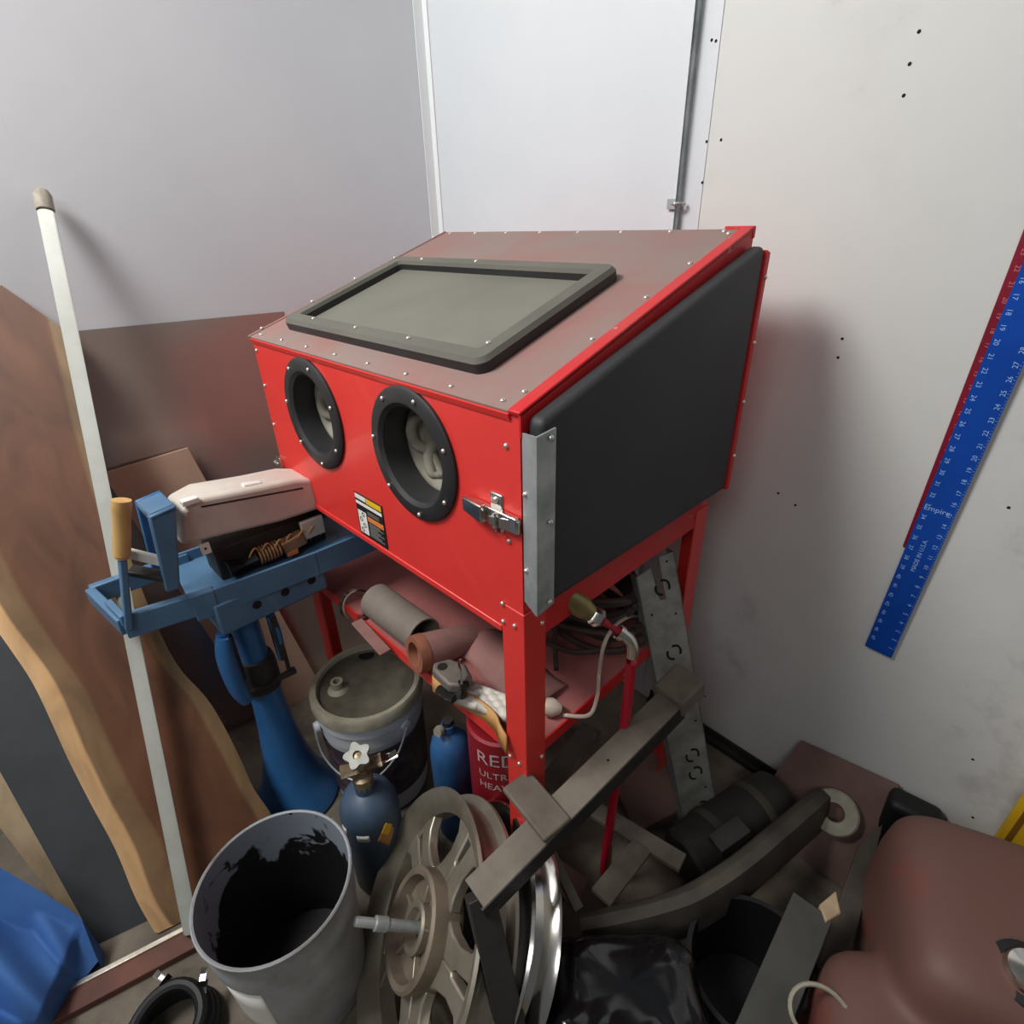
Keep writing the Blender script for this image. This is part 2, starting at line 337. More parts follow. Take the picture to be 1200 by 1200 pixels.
# sloped lid with folded edges
nl = Vector((0, -s_lid, 1)).normalized(); sl = Vector((0, 1, s_lid)).normalized()
def lidp(x, y, off=0): return V(x, y, ZF+s_lid*y)+nl*off
lid = MB().prism([lidp(-.004, -.004), lidp(W-.014, -.004), lidp(W-.014, D), lidp(-.004, D)], nl*.004).build('lid', m_dustred, cab, smooth=0)
MB().prism([lidp(W-.018, -.006), lidp(W+.006, -.006), lidp(W+.006, D+.003), lidp(W-.018, D+.003)], nl*.0075).build('lid_flange', m_redd, cab, bevel=.002)
MB().prism([(W+.002, -.006, ZF+.002), (W+.002, D+.003, ZR+.004), (W+.002, D+.003, ZR-.03), (W+.002, -.006, ZF-.03)], (.004, 0, 0)).build('side_flange', m_redd, cab, smooth=0)
MB().prism([lidp(-.005, -.007), lidp(W-.018, -.007), lidp(W-.018, -.003), lidp(-.005, -.003)], nl*-.010).build('lid_front_fold', m_red, cab, smooth=0)
MB().prism([lidp(-.008, -.006), lidp(0, -.006), lidp(0, D), lidp(-.008, D)], nl*.007).build('lid_flange', m_dustred, cab, bevel=.002)
MB().b6(W-.05, W+.008, D-.004, D+.006, ZR-.012, ZR+.009).build('corner_fold', m_redd, cab, bevel=.002)
for y in [.03, .17, .3, .43, .57]: place(screw_me, 'screw', lidp(-.004, y, .007), nl, cab)
for y in [.04, .19, .33, .46, .59]: place(screw_me, 'screw', lidp(W-.03, y, .004), nl, cab)
for x in [.03, .14, .26, .38, .5, .62, .74, .855]:
    place(screw_me, 'screw', lidp(x, .012, .004), nl, cab); place(screw_me, 'screw', lidp(x, D-.012, .004), nl, cab)
# window
def rrect(x0, x1, y0, y1, r, off, n=6):
    out = []
    for cx_, cy_, t0 in [(x1-r, y1-r, 0), (x0+r, y1-r, math.pi/2), (x0+r, y0+r, math.pi), (x1-r, y0+r, 1.5*math.pi)]:
        for k in range(n+1): t = t0+math.pi/2*k/n; out.append(lidp(cx_+r*math.cos(t), cy_+r*math.sin(t), off))
    return out
wx0, wx1, wy0, wy1 = .08, .772, .052, .398
def ringmb(loops):
    mb = MB(); n = len(loops[0])
    for l in loops: mb.v += l
    for i in range(len(loops)):
        j = (i+1) % len(loops)
        for k in range(n): mb.f.append([i*n+k, i*n+(k+1) % n, j*n+(k+1) % n, j*n+k])
    return mb
T = .029; ib = (.118, .734, .086, .366)
wf = ringmb([rrect(wx0, wx1, wy0, wy1, .022, .004), rrect(wx0, wx1, wy0, wy1, .022, T-.008), rrect(*ib, .008, T-.008), rrect(*ib, .008, .006)]).build('window_frame', m_blk, cab)
ringmb([rrect(wx0, wx1, wy0, wy1, .022, T-.008), rrect(wx0+.006, wx1-.006, wy0+.006, wy1-.006, .018, T), rrect(ib[0]-.003, ib[1]+.003, ib[2]-.003, ib[3]+.003, .008, T), rrect(*ib, .008, T-.008)]).build('frame_top', m_dustblk, wf)
MB().prism([lidp(ib[0], ib[2], .0045), lidp(ib[1], ib[2], .0045), lidp(ib[1], ib[3], .0045), lidp(ib[0], ib[3], .0045)], nl*.003).build('window_pane', m_pane, cab, smooth=0)
for x, y in [(.2, .075), (.38, .073), (.56, .073), (.74, .1), (.2, .38), (.4, .38)]: place(screw_me, 'screw', lidp(x, y, T), nl, wf)
# arm ports: flange, cuff, glove
for i, (px_, pz) in enumerate(ports):
    R0 = .124; c = (px_, 0, pz); ax = (0, -1, 0)
    pr = MB().lathe([(PR-.004, .001), (R0, .001), (R0, .007), (R0-.006, .011), (.096, .012), (.088, .006), (.086, -.01), (.086, -.052), (.09, -.052), (PR-.004, -.012)], c, ax, 48, closed=True).build('arm_port', m_blk, cab)
    for k in range(7):
        t = .35+2*math.pi*k/7; place(screw_me, 'screw', (px_+.111*math.cos(t), -.0118, pz+.111*math.sin(t)), (0, -1, 0), pr)
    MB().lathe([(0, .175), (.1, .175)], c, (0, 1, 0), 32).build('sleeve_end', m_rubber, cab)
# wrinkled glove sleeves drooping inside the openings
for i, (px_, pz) in enumerate(ports):
    def cf(a, b, i=i, px_=px_, pz=pz):
        t = 2*math.pi*a; k_ = b**.75
        r = .086*(1-.80*k_)*(1+b*(.30*math.sin(3*t+1.2+i*1.1+3*b)+.20*math.sin(7*t-i+9*b)))+.0
        return V(px_+.010*b+r*math.cos(t), .046+.10*b+.012*math.sin(4*t+8*b+i)*b*(1-b)*3, pz-.02*b+r*math.sin(t))
    MB().grid(72, 24, cf).build('glove', m_glove, cab, smooth=80, solid=.002)
for i, (px_, pz) in enumerate(ports):
    gm_ = MB()
    for k, (b0_, b1_, w_) in enumerate([(.06, .30, .012), (.38, .20, .014)]):
        pts_ = []
        for j in range(15):
            t = 1.9+(4.6-1.9)*j/14+.12*math.sin(j*1.1+k+i); b = b0_+(b1_-b0_)*j/14+.08*math.sin(j*.7+k*2+i); r = .086*(1-.80*max(0, b)**.75)*.98
            pts_.append(V(px_+.010*b+r*math.cos(t), .046+.10*b-.004, pz-.02*b+r*math.sin(t)))
        gm_.tube(smoothpath(pts_, 2), [w_*(.35+.65*math.sin(math.pi*j/28)) for j in range(29)], 10)
    gm_.build('glove_folds', m_glove, cab, smooth=80)
# black side door
dx = .032
dp = [(.004, 1.004), (D-.004, 1.000), (D-.008, ZR-.022), (.004, ZF-.004)]
door = MB().prism([(W+.006, y, z) for y, z in dp], (dx, 0, 0)).build('side_door', m_door, cab, bevel=.011, seg=4)
MB().prism([(W+.006, y, z) for y, z in [(D-.006, 1.0), (D+.010, 1.0), (D+.010, ZR-.035), (D-.006, ZR-.03)]], (dx+.003, 0, 0)).build('door_hinge', m_redd, door, bevel=.002)
for z in [1.08, 1.2, 1.32, 1.44]: place(screw_me, 'screw', (W+.041, D+.004, z), (1, 0, 0), door)
ag = MB(); ag.prism([(W+.006, -.004, 1.290), (W+.038, -.012, 1.294), (W+.038, -.012, 1.000), (W+.006, -.004, 1.008)], (0, .003, 0))
ag.prism([(W+.038, -.012, 1.294), (W+.042, .022, 1.300), (W+.042, .022, 1.010), (W+.038, -.012, 1.000)], (.003, 0, 0))
ang = ag.build('door_strike', m_galv, door, smooth=0); ang['label'] = 'bare galvanised angle on the front edge of the door'
for z in [1.288, 1.16, 1.018]: place(screw_me, 'screw', (W+.0448, .012, z), (1, 0, 0), ang)
for z in [1.07, 1.2]: place(screw_me, 'screw', (W+.013, -.006, z), (0, -1, 0), ang)
# chrome toggle latch
lz = 1.144; lm = MB()
lm.b6(.835, .862, -.005, 0, lz-.03, lz+.036); lm.b6(.80, .90, -.014, -.003, lz-.013, lm and lz+.013)
la = lm.build('latch', m_chrome, cab, bevel=.002)
MB().prism([(.782, -.018, lz-.011), (.782, -.018, lz+.013), (.835, -.026, lz+.017), (.835, -.026, lz-.014)], (0, .012, 0)).build('latch_lever', m_chrome, la, bevel=.002)
MB().prism([(.845, -.02, lz-.012), (.845, -.02, lz+.004), (.902, -.012, lz+.01), (.902, -.012, lz-.014)], (0, .01, 0)).build('latch_hook', m_chrome, la, bevel=.002)
MB().tube([(.862, -.016, lz+.012), (.862, -.016, lz-.02)], .005, 10).build('latch_pin', m_chrome, la)
place(screw_me, 'screw', (.848, -.005, lz+.026), (0, -1, 0), la); place(screw_me, 'screw', (.848, -.005, lz-.022), (0, -1, 0), la)
# second latch on the far side edge
l2 = MB(); l2.b6(-.006, .02, -.012, 0, .985, 1.01); l2.tube([(-.02, -.01, .99), (.005, -.01, .99)], .006, 10); l2.build('latch', m_chrome, cab, bevel=.001)
# warning sticker
st = MB().b6(.389, .496, -.004, -.0015, .931, 1.034).build('warning_label', m_lblk, cab, smooth=0); st['label'] = 'black, white, yellow and orange warning sticker'
def sq(x0, x1, z0, z1): return MB().b6(.389+x0*.107, .389+x1*.107, -.0046, -.004, .931+z0*.103, .931+z1*.103)
sq(.02, .42, .88, .98).build('white_band', m_white, st, smooth=0); sq(.44, .98, .86, .98).build('yellow_band', m_lyel, st, smooth=0)
sq(.02, .98, .75, .82).build('white_band', m_white, st, smooth=0); sq(.04, .36, .06, .60).build('pictogram_panel', m_white, st, smooth=0)
sq(.4, .98, .44, .55).build('orange_band', m_lorg, st, smooth=0)
tx = MB()
for i in range(8): tx.v += []; z0 = .08+.043*i; tx.b6(.389+.107*.42, .389+.107*(.94-.1*(i % 3)), -.0046, -.004, .931+.103*z0, .931+.103*(z0+.018))
for i in range(2): tx.b6(.389+.107*.42, .389+.107*.85, -.0046, -.004, .931+.103*(.6+.05*i), .931+.103*(.62+.05*i))
tx.build('printed_lines', m_lgry, st, smooth=0)
pg = MB()
for i in range(4): pg.lathe([(.0035, 0), (.006, 0)], (.389+.107*(.14+.1*(i % 2)), -.0048, .931+.103*(.14+.13*i)), (0, -1, 0), 12)
pg.build('pictogram', m_lblk, st, smooth=0)
# lower frame, legs, shelf
def beam(x0, x1, y0, y1): return MB().b6(x0, x1, y0, y1, ZB-.006, ZB+.075)
beam(W-.003, W+.001, .05, D-.03).build('side_beam', m_redd, cab, smooth=0)
MB().b6(W-.035, W+.001, .05, D-.03, ZB-.009, ZB-.006).build('beam_lip', m_redd, cab, smooth=0)
beam(-.001, .003, .05, D-.03).build('side_beam', m_redd, cab, smooth=0)
for sx, sy in ((0, 0), (1, 0), (0, 1), (1, 1)):
    x = W+.003 if sx else -.003; y = D+.003 if sy else -.003; ix = -.054 if sx else .054; iy = -.054 if sy else .054
    top = ZB+.058 if sx and not sy else ZB+.03
    tt = .004 if sx else -.004; ty = .004 if sy else -.004
    p4 = [(x, y), (x+ix, y), (x+ix, y-ty), (x-tt, y-ty), (x-tt, y+iy), (x, y+iy)]
    lg = MB().prism([(a, b, 0.002) for a, b in p4], (0, 0, top)).build('leg', m_red, cab, smooth=0, bevel=.0012, seg=1)
    if sx and not sy:
        for a, z in [(-.05, .975), (-.05, .937), (-.022, .943), (-.045, .60), (-.02, .60)]: place(screw_me, 'screw', (W+a+.003, -.0032, z), (0, -1, 0), lg)
        for b, z in [(.04, .937), (.04, .60)]: place(screw_me, 'screw', (W+.0032, b, z), (1, 0, 0), lg)
for x, z in [(.872, 1.262), (.872, 1.105), (.012, 1.285), (.012, 1.2), (.012, 1.1), (.012, 1.0)]: place(screw_me, 'screw', (x, -.0018, z), (0, -1, 0), cab)
sh = MB().b6(.003, W-.003, .003, D-.003, ZS-.004, ZS).build('shelf', m_shelf, cab, smooth=0)
MB().b6(.05, W-.05, -.001, .003, ZS-.026, ZS+.004).build('shelf_lip', m_red, sh, smooth=0)
MB().b6(W-.003, W+.001, .05, D-.05, ZS-.026, ZS+.004).build('shelf_lip', m_redd, sh, smooth=0)
# hopper
hp = MB(); tz = ZB-.004; bz = ZS+.1
A = [(.02, .03), (W-.02, .03), (W-.02, D-.02), (.02, D-.02)]; B = [(.3, .25), (.6, .25), (.6, .42), (.3, .42)]
hp.add([(x, y, tz) for x, y in A]+[(x, y, bz) for x, y in B], [[0, 1, 5, 4], [1, 2, 6, 5], [2, 3, 7, 6], [3, 0, 4, 7], [4, 5, 6, 7]])
hp.build('hopper', m_hop, cab, smooth=0)
# air inlet
p0 = X(668, 702, W-.01); p1 = X(694, 714, W+.03); p2 = X(728, 737, W+.075)
d = (p2-p1).normalized()
inl = MB().lathe([(.0, 0), (.021, 0), (.021, .05), (.017, .062), (.015, .07)], p0-d*.02, d, 20).build('air_valve', m_brass, cab)
MB().lathe([(.0, .062), (.014, .062), (.015, .07), (.018, .074), (.018, .088), (.012, .094), (.0, .094)], p0-d*.02, d, 6).build('fitting_nut', m_chrome, inl)
q0 = p0-d*.02+d*.09; q1 = q0+d*.048
MB().tube([q0, q1], .0095, 12).build('hose_stub', m_hose, inl)
el = smoothpath([q1-d*.006, q1+d*.016, q1+d*.026+V(0, 0, -.012), q1+d*.028+V(0, 0, -.035)], 5)
MB().tube(el, .0115, 12).build('elbow', m_chrome, inl)
MB().lathe([(.0145, 0), (.0145, .01)], q1-d*.008, d, 14).build('clamp', m_chrome, inl)
# red hose dropping to the floor
he = q1+d*.028+V(0, 0, -.034)
hz = smoothpath([he, he+V(-.010, .015, -.2), he+V(-.024, .025, -.45), V(he.x-.03, he.y+.02, .10), V(he.x-.035, he.y+.03, .02), V(he.x-.08, he.y+.10, .012)], 8)
tag(MB().tube(hz, .0105, 12).build('air_hose', m_hose), 'bright red air hose hanging straight down from the brass valve', 'hose')

# ================================================================= LEFT WALL STUFF
# leaning plane through the floor line of the aluminium edge and a contact on the left wall
F0 = V(.215, -.80, 0); F1 = V(.27, -.607, 0); TOPC = V(-.415, -.345, 1.385)
ld = (F1-F0).normalized(); ln = ld.cross(TOPC-F0).normalized()
if ln.x < 0: ln = -ln
def LP(u, v, off=0): return PL(u, v, ln, ln.dot(F0)+off)
# live-edge slab
pairs = [((-100, 262), (72, 384)), ((-95, 480), (104, 500)), ((-60, 640), (138, 610)), ((-20, 715), (170, 700)), ((8, 755), (205, 775)), ((38, 800), (242, 818)),
         ((62, 850), (262, 850)), ((80, 890), (282, 890)), ((108, 945), (298, 925)), ((135, 995), (318, 955)), ((160, 1055), (330, 990)), ((186, 1100), (345, 1035))]
Ls = smoothpath([LP(*a) for a, b in pairs], 4); Rs = smoothpath([LP(*b) for a, b in pairs], 4)
for lst in (Ls, Rs):
    for q in lst:
        if q.z < .006: q -= (TOPC-F0).normalized()*((q.z-.006)/((TOPC-F0).normalized().z))
nj = len(Ls)-1; ni = 24; sm = MB(); att = []
for side_ in (0, 1):
    for j in range(nj+1):
        for i in range(ni+1):
            t = i/ni; q = Ls[j].lerp(Rs[j], t)
            if side_: q = q-ln*.042+(Rs[j]-Ls[j]).normalized()*(.012*(1-2*t))
            sm.v.append(q); att.append(t)
st_ = (nj+1)*(ni+1)
for j in range(nj):
    for i in range(ni):
        a = j*(ni+1)+i; sm.f.append([a, a+1, a+ni+2, a+ni+1]); sm.f.append([st_+a+ni+1, st_+a+ni+2, st_+a+1, st_+a])
    a = j*(ni+1); sm.f.append([a, a+ni+1, st_+a+ni+1, st_+a]); a += ni; sm.f.append([a+ni+1, a, st_+a, st_+a+ni+1])
for i in range(ni): sm.f.append([i, st_+i, st_+i+1, i+1]); a = nj*(ni+1)+i; sm.f.append([a+1, st_+a+1, st_+a, a])
mw = bpy.data.materials.new('live_edge_walnut'); mw.use_nodes = True; nt = mw.node_tree; N = nt.nodes; L = nt.links
at_ = N.new('ShaderNodeAttribute'); at_.attribute_name = 'across'
tc = N.new('ShaderNodeTexCoord'); mp = N.new('ShaderNodeMapping'); mp.inputs['Scale'].default_value = (5, 7, 1.1); L.new(tc.outputs['Object'], mp.inputs[0])
nz = N.new('ShaderNodeTexNoise'); nz.inputs['Scale'].default_value = 1.6; nz.inputs['Detail'].default_value = 6; nz.inputs['Distortion'].default_value = 1.2; L.new(mp.outputs[0], nz.inputs['Vector'])
nz2 = N.new('ShaderNodeTexNoise'); nz2.inputs['Scale'].default_value = 2.2; nz2.inputs['Detail'].default_value = 2; L.new(tc.outputs['Object'], nz2.inputs['Vector'])
ad = N.new('ShaderNodeMath'); ad.operation = 'MULTIPLY_ADD'; ad.inputs[1].default_value = .10; L.new(nz2.outputs[0], ad.inputs[0]); L.new(at_.outputs['Fac'], ad.inputs[2])
sb = N.new('ShaderNodeMath'); sb.operation = 'SUBTRACT'; sb.inputs[1].default_value = .05; L.new(ad.outputs[0], sb.inputs[0])
cr = N.new('ShaderNodeValToRGB'); L.new(sb.outputs[0], cr.inputs[0]); e = cr.color_ramp.elements
e[0].position = 0; e[0].color = (*S(226, 188, 140), 1); e[1].position = 1; e[1].color = (*S(132, 108, 76), 1)
for p_, c_ in [(.10, (218, 176, 126)), (.12, (134, 108, 78)), (.25, (130, 102, 72)), (.28, (112, 74, 50)), (.6, (106, 68, 46)), (.88, (110, 72, 48)), (.91, (134, 108, 74))]:
    q = cr.color_ramp.elements.new(p_); q.color = (*S(*c_), 1)
mx = N.new('ShaderNodeMix'); mx.data_type = 'RGBA'; mx.blend_type = 'MULTIPLY'; mx.inputs[0].default_value = .75; L.new(cr.outputs[0], mx.inputs[6])
cr2 = N.new('ShaderNodeValToRGB'); L.new(nz.outputs[0], cr2.inputs[0]); cr2.color_ramp.elements[0].position = .3; cr2.color_ramp.elements[0].color = (.45, .4, .38, 1); cr2.color_ramp.elements[1].position = .66; cr2.color_ramp.elements[1].color = (1.1, 1.05, 1, 1)
L.new(cr2.outputs[0], mx.inputs[7]); L.new(mx.outputs[2], N['Principled BSDF'].inputs['Base Color']); N['Principled BSDF'].inputs['Roughness'].default_value = .6
slab = sm.build('wood_slab', mw, smooth=40)
a_ = slab.data.attributes.new('across', 'FLOAT', 'POINT')
for i, t in enumerate(att): a_.data[i].value = t
tag(slab, 'wide live-edge brown wooden slab with pale bark edges leaning on the grey wall', 'slab')
# charcoal board and cream plank behind it
def leanboard(px, off, th, name, mt, label, cat):
    q = [LP(u, v, off) for u, v in px]
    return tag(MB().prism(q, -ln*th).build(name, mt, smooth=0, bevel=.002), label, cat)
leanboard([(-120, 690), (-40, 610), (60, 800), (190, 1090), (172, 1112), (124, 1128)], -.046, .02, 'panel_board', m_board, 'flat charcoal grey board leaning behind the wooden slab', 'board')
leanboard([(-190, 720), (-110, 660), (60, 950), (128, 1118), (104, 1126), (96, 1098)], -.07, .02, 'wood_plank', m_cream, 'cream coloured wooden plank beside the charcoal board', 'plank')
# aluminium edged plank on the floor
e0 = Z(40, 1188, 0); e1 = Z(236, 1086, 0); fr = thing('floor_plank', 'brown plank with a bright aluminium edge on the floor below the leaning boards', 'plank', (e0+e1)/2)
dn = (e1-e0).normalized(); dside = V(dn.y, -dn.x, 0)
MB().bar(e0+dside*.03+V(0, 0, .011), e1+dside*.03+V(0, 0, .011), .05, .020).build('plank', m_brown, fr, bevel=.002)
MB().bar(e0+V(0, 0, .014), e1+V(0, 0, .014), .012, .026).build('aluminium_edge', m_alu, fr, bevel=.001)
# white pipe
pb = Z(224, 1090, .03); pt = LW(49, 224, .028)
pole = thing('pipe_pole', 'long white plastic pipe leaning against the grey wall', 'pipe', pb)
pd = (pt-pb).normalized()
MB().tube([pb, pt-pd*.05], .0165, 18).build('pipe', m_pole, pole)
MB().tube([pt-pd*.05, pt-pd*.045, pt-pd*.01, pt], [.0165, .0178, .0178, .013], 18).build('pipe_end', m_poletip, pole)
# dark glossy panel leaning
g0 = LW(88, 388, .02); g1 = LW(333, 365, .02); gd = (g1-g0).normalized(); g0 = g0-gd*.12
gb0 = V(g0.x+.17, g0.y, .002); gb1 = V(g1.x+.17, g1.y, .002)
nn = (g1-g0).cross(gb0-g0).normalized()
if nn.x < 0: nn = -nn
tag(MB().prism([g0, g1, gb1, gb0], -nn*.004).build('metal_sheet', m_sheet, smooth=0), 'dark glossy metal sheet leaning on the grey wall left of the red cabinet', 'sheet')
gD = nn.dot(g0)
def GP(u, v, off): return PL(u, v, nn, gD+off)
ca = GP(120, 555, .03); cb_ = GP(220, 525, .03); cdv = (gb0-g0).normalized()
cc_ = GP(262, 600, .03); kk = (cc_-cb_); kk = kk.normalized()*((cb_.z-.004)/-kk.normalized().z)
tag(MB().prism([ca, cb_, cb_+kk, ca+kk], -nn*.012).build('hardboard_sheet', m_card, smooth=0), 'plain tan board leaning in front of the dark glossy sheet', 'board')

# ================================================================= BLUE PEDESTAL MACHINE
mc = V(.14, -.235, 0)
mach = thing('pedestal_machine', 'blue pedestal machine with broken white cover and pale handle beside the red cabinet', 'machine', mc)
MB().lathe([(.0, .002), (.118, .002), (.122, .010), (.118, .022), (.10, .055), (.078, .12), (.060, .20), (.048, .30), (.041, .40), (.038, .50), (0, .5)], mc, seg=36).build('pedestal', m_blueb, mach)
MB().lathe([(.0, .46), (.047, .46), (.047, .54), (.042, .56), (0, .56)], mc, seg=24).build('collar', m_dark, mach)
MB().lathe([(0, .54), (.034, .54), (.034, .70), (0, .70)], mc, seg=24).build('post', m_blueb, mach)
ck = MB()
for s_ in (-1, 1): ck.b6(mc.x+.03, mc.x+.062, mc.y+s_*.052-.008, mc.y+s_*.052+.008, .55, .69)
ck.tube([mc+V(.045, -.075, .49), mc+V(.045, .075, .49)], .011, 10); ck.tube([mc+V(.045, .06, .5), mc+V(.045, .06, .60)], .006, 8); ck.build('clamp', m_dark, mach, bevel=.002)
ck = MB(); lp = smoothpath([mc+V(.05, -.06, .70), mc+V(.055, -.072, .64), mc+V(.06, -.07, .54), mc+V(.06, -.06, .49)], 4)
ck.tube(lp, [.016+.006*math.sin(math.pi*k/(len(lp)-1)) for k in range(len(lp))], 12); ck.build('clamp_lever', m_blueb, mach)
ck = MB(); lp = smoothpath([mc+V(.05, .05, .70), mc+V(.052, .055, .63), mc+V(.05, .05, .55)], 4); ck.tube(lp, .011, 10); ck.build('clamp_lever', m_blueb, mach)
# deck
hd = .80
dA, dB, dC = Z(108, 697, hd), Z(146, 734, hd), Z(226, 712, hd)
deck = [dC, V(.218, -.05, hd), V(.222, .20, hd), V(.02, .20, hd), V(-.02, -.05, hd), V(-.03, dC.y+.02, hd)]
dk = MB().prism(deck, (0, 0, -.012)).build('deck', m_blue, mach, bevel=.002)
rim = MB()
for i in range(len(deck)-1):
    a, b = deck[i], deck[i+1]
    rim.bar(a+V(0, 0, -.006), b+V(0, 0, -.006), .008, .066)
rim.build('deck_rim', m_blue, dk, smooth=0, bevel=.002)
MB().bar(dB, dC+V(0, .05, 0), .022, .056).build('fork_arm', m_blue, dk, bevel=.003)
MB().bar(dA, dB, .02, .04).build('fork_end', m_blue, dk, bevel=.003)
MB().bar(dA+V(-.002, .0, 0), V(-.03, dC.y+.06, hd), .022, .045).build('fork_arm', m_blue, dk, bevel=.003)
MB().b6(.075, .205, -.30, -.03, .70, .788).build('mount_block', m_blue, mach, bevel=.006)
hb = MB()
for i in range(3): hb.lathe([(0, .001), (.011, .001)], (.205, -.21+.07*i, .745), (1, 0, 0), 14)
hb.build('mount_hole', m_hole, mach)
MB().lathe([(0, .0), (.012, 0), (.012, .004), (0, .004)], Z(152, 722, .79)+V(.012, -.004, -.012), (.6, -.8, 0), 14).build('deck_bolt', m_hole, mach)
# upright bracket
ub = [V(.20, -.31, .80), V(.20, -.245, .80), X(212, 596, .20), X(202, 588, .20), X(168, 600, .20)]
b0 = X(212, 690, .20); bt = X(206, 592, .20); bl = X(174, 606, .20); bb = X(196, 695, .20)
br = MB().prism([b0, bt, bl, bb], (-.016, 0, 0)).build('bracket', m_blue, mach, bevel=.004)
MB().prism([bt, bl, bl+V(-.10, 0, .0), bt+V(-.10, 0, .0)], (0, .0, -.014)).build('bracket_top', m_blue, br, bevel=.004)
MB().prism([b0+V(-.10, 0, 0), bt+V(-.10, 0, 0), bl+V(-.10, 0, 0), bb+V(-.10, 0, 0)], (-.01, 0, 0)).build('bracket_rear', m_blueb, br, bevel=.003)
w0 = X(150, 648, .15); w1 = X(200, 660, .19); MB().bar(w0, w1, .012, .02).build('guide_strip', m_white, br, bevel=.001)
w0 = X(152, 668, .14); w1 = X(196, 676, .18); MB().bar(w0, w1, .03, .012).build('dark_plate', m_dark, br, bevel=.002)
# handle
h0 = X(147, 728, .17); h1 = X(143, 654, .17); h2 = X(142, 586, .17)
hl = MB().bar(h0+V(0, 0, -.02), h1, .014, .02, (1, 0, 0)).build('handle', m_blue, mach, bevel=.003)
hdir = (h2-h1).normalized(); hlen = (h2-h1).length
MB().lathe([(0, 0), (.013, 0), (.013, .004), (.0155, .006), (.0165, hlen*.4), (.0165, hlen*.8), (.0175, hlen*.82), (.0175, hlen), (0, hlen)], h1, hdir, 16).build('grip', m_grip, hl)
MB().bar(h0, h0+V(-.09, -.01, .0), .014, .03).build('handle_foot', m_blue, hl, bevel=.003)
# broken white cover: long shallow shell with a curved top
cy0, cy1 = -.255, .0
def top(u, v, x): return X(u, v, x)
xn = .165
po = [X(212, 640, xn), X(213, 598, xn), X(240, 583, xn), X(300, 572, xn), X(345, 562, xn), X(366, 562, xn), X(378, 596, xn), X(330, 612, xn)]
hs = MB().prism(po, (-.11, 0, .0)).build('cover', m_house, mach, bevel=.010, seg=3)
MB().bar(X(236, 594, xn+.001), X(355, 572, xn+.001), .002, .003).build('cover_crack', m_hole, hs)
MB().bar(X(212, 590, xn), X(232, 584, xn), .02, .012).build('cover_tab', m_white, hs, bevel=.002)
MB().bar(X(284, 570, xn-.03), X(306, 567, xn-.03), .02, .014).build('cover_tab', m_white, hs, bevel=.003)
tb = MB(); tb.box(X(241, 643, xn), (.006, .02, .026)); tb.build('cover_tab', m_white, hs, bevel=.001); tb = MB(); tb.lathe([(0, 0), (.003, 0)], X(241, 643, xn+.0035), (1, 0, 0), 8); tb.build('tab_hole', m_hole, hs)
# exposed works
mo = MB(); y0 = X(225, 655, xn-.03).y; MB().b6(.04, xn-.03, -.25, .02, .80, .885).build('chassis', m_dark, mach, bevel=.004)
MB().tube([V(.15, -.235, .835), V(.15, -.17, .84)], .024, 16).build('motor', m_rubber, mach)
co = MB()
for i in range(7): co.lathe([(.020, 0), (.023, .003), (.020, .006)], V(.152, -.165+.008*i, .838), (0, 1, 0), 16)
co.build('coil', m_copper, mach)
MB().bar(V(.152, -.105, .835), V(.152, -.045, .845), .03, .035).build('winding_block', m_copper, mach, bevel=.004)
MB().box(V(.158, -.02, .862), (.012, .06, .05)).build('switch_plate', m_house, mach, bevel=.002)
MB().box(V(.160, -.085, .818), (.015, .03, .016)).build('orange_connector', m_lorg, mach, bevel=.003)
wi = MB()
for i in range(6):
    a = V(.15+.01*random.random(), -.19+.03*i, .83); wi.tube(smoothpath([a, a+V(.012, .01, .03), a+V(.008, .025, .035), a+V(.0, .04, .0)], 4), .0022, 6)
wi.build('loose_wires', m_gasket, mach)

# ================================================================= BUCKETS
bc = V(.28, -.012, 0)
bk = thing('lidded_bucket', 'white plastic bucket with a grimy lid under the red cabinet', 'bucket', bc)
MB().lathe([(0, .002), (.128, .002), (.132, .006), (.143, .30), (.146, .30), (.147, .345), (.151, .347), (.151, .385), (.146, .392), (.140, .392), (.135, .02), (0, .02)], bc, seg=48).build('shell', m_wbucket, bk)
MB().lathe([(.1405, .08), (.1455, .285), (.1462, .285), (.1412, .08)], bc+V(0, 0, 0), seg=48).build('printed_band', m_wlabel, bk)
ldd = MB().lathe([(0, .397), (.118, .394), (.128, .396), (.134, .406), (.140, .406), (.140, .385), (0, .385)], bc, seg=48).build('lid', m_wlid, bk)
MB().lathe([(.133, .404), (.137, .414), (.150, .416), (.156, .408), (.157, .382), (.150, .380), (.140, .392)], bc, seg=48, closed=True).build('lid_rim', m_wlidrim, ldd)
sp = Z(396, 806, .40); MB().lathe([(.03, 0), (.024, .006), (.018, .01), (.017, .03), (.010, .03), (.009, .012), (0, .012)], V(sp.x, sp.y, .395), seg=20).build('spout', m_wlidrim, ldd)
sp = Z(429, 766, .40); MB().lathe([(0, 0), (.021, 0), (.023, -.002)], V(sp.x, sp.y, .3985), seg=20).build('pour_hole', m_hole, ldd)
ea = MB(); e0_ = bc+V(.142, .02, .335); e1_ = bc+V(-.02, -.15, .335)
ea.lathe([(0, 0), (.016, 0), (.014, .012), (0, .014)], e0_, (1, .1, 0), 14); ea.lathe([(0, 0), (.016, 0), (.014, .012), (0, .014)], e1_, (-.1, -1, 0), 14); ea.build('ear', m_wbucket, bk)
MB().tube(smoothpath([e0_+V(.012, 0, 0), bc+V(.165, -.03, .27), bc+V(.14, -.10, .215), bc+V(.08, -.15, .22), bc+V(.02, -.17, .27), e1_+V(0, -.012, 0)], 6), .003, 6).build('wire_handle', m_galv, bk)

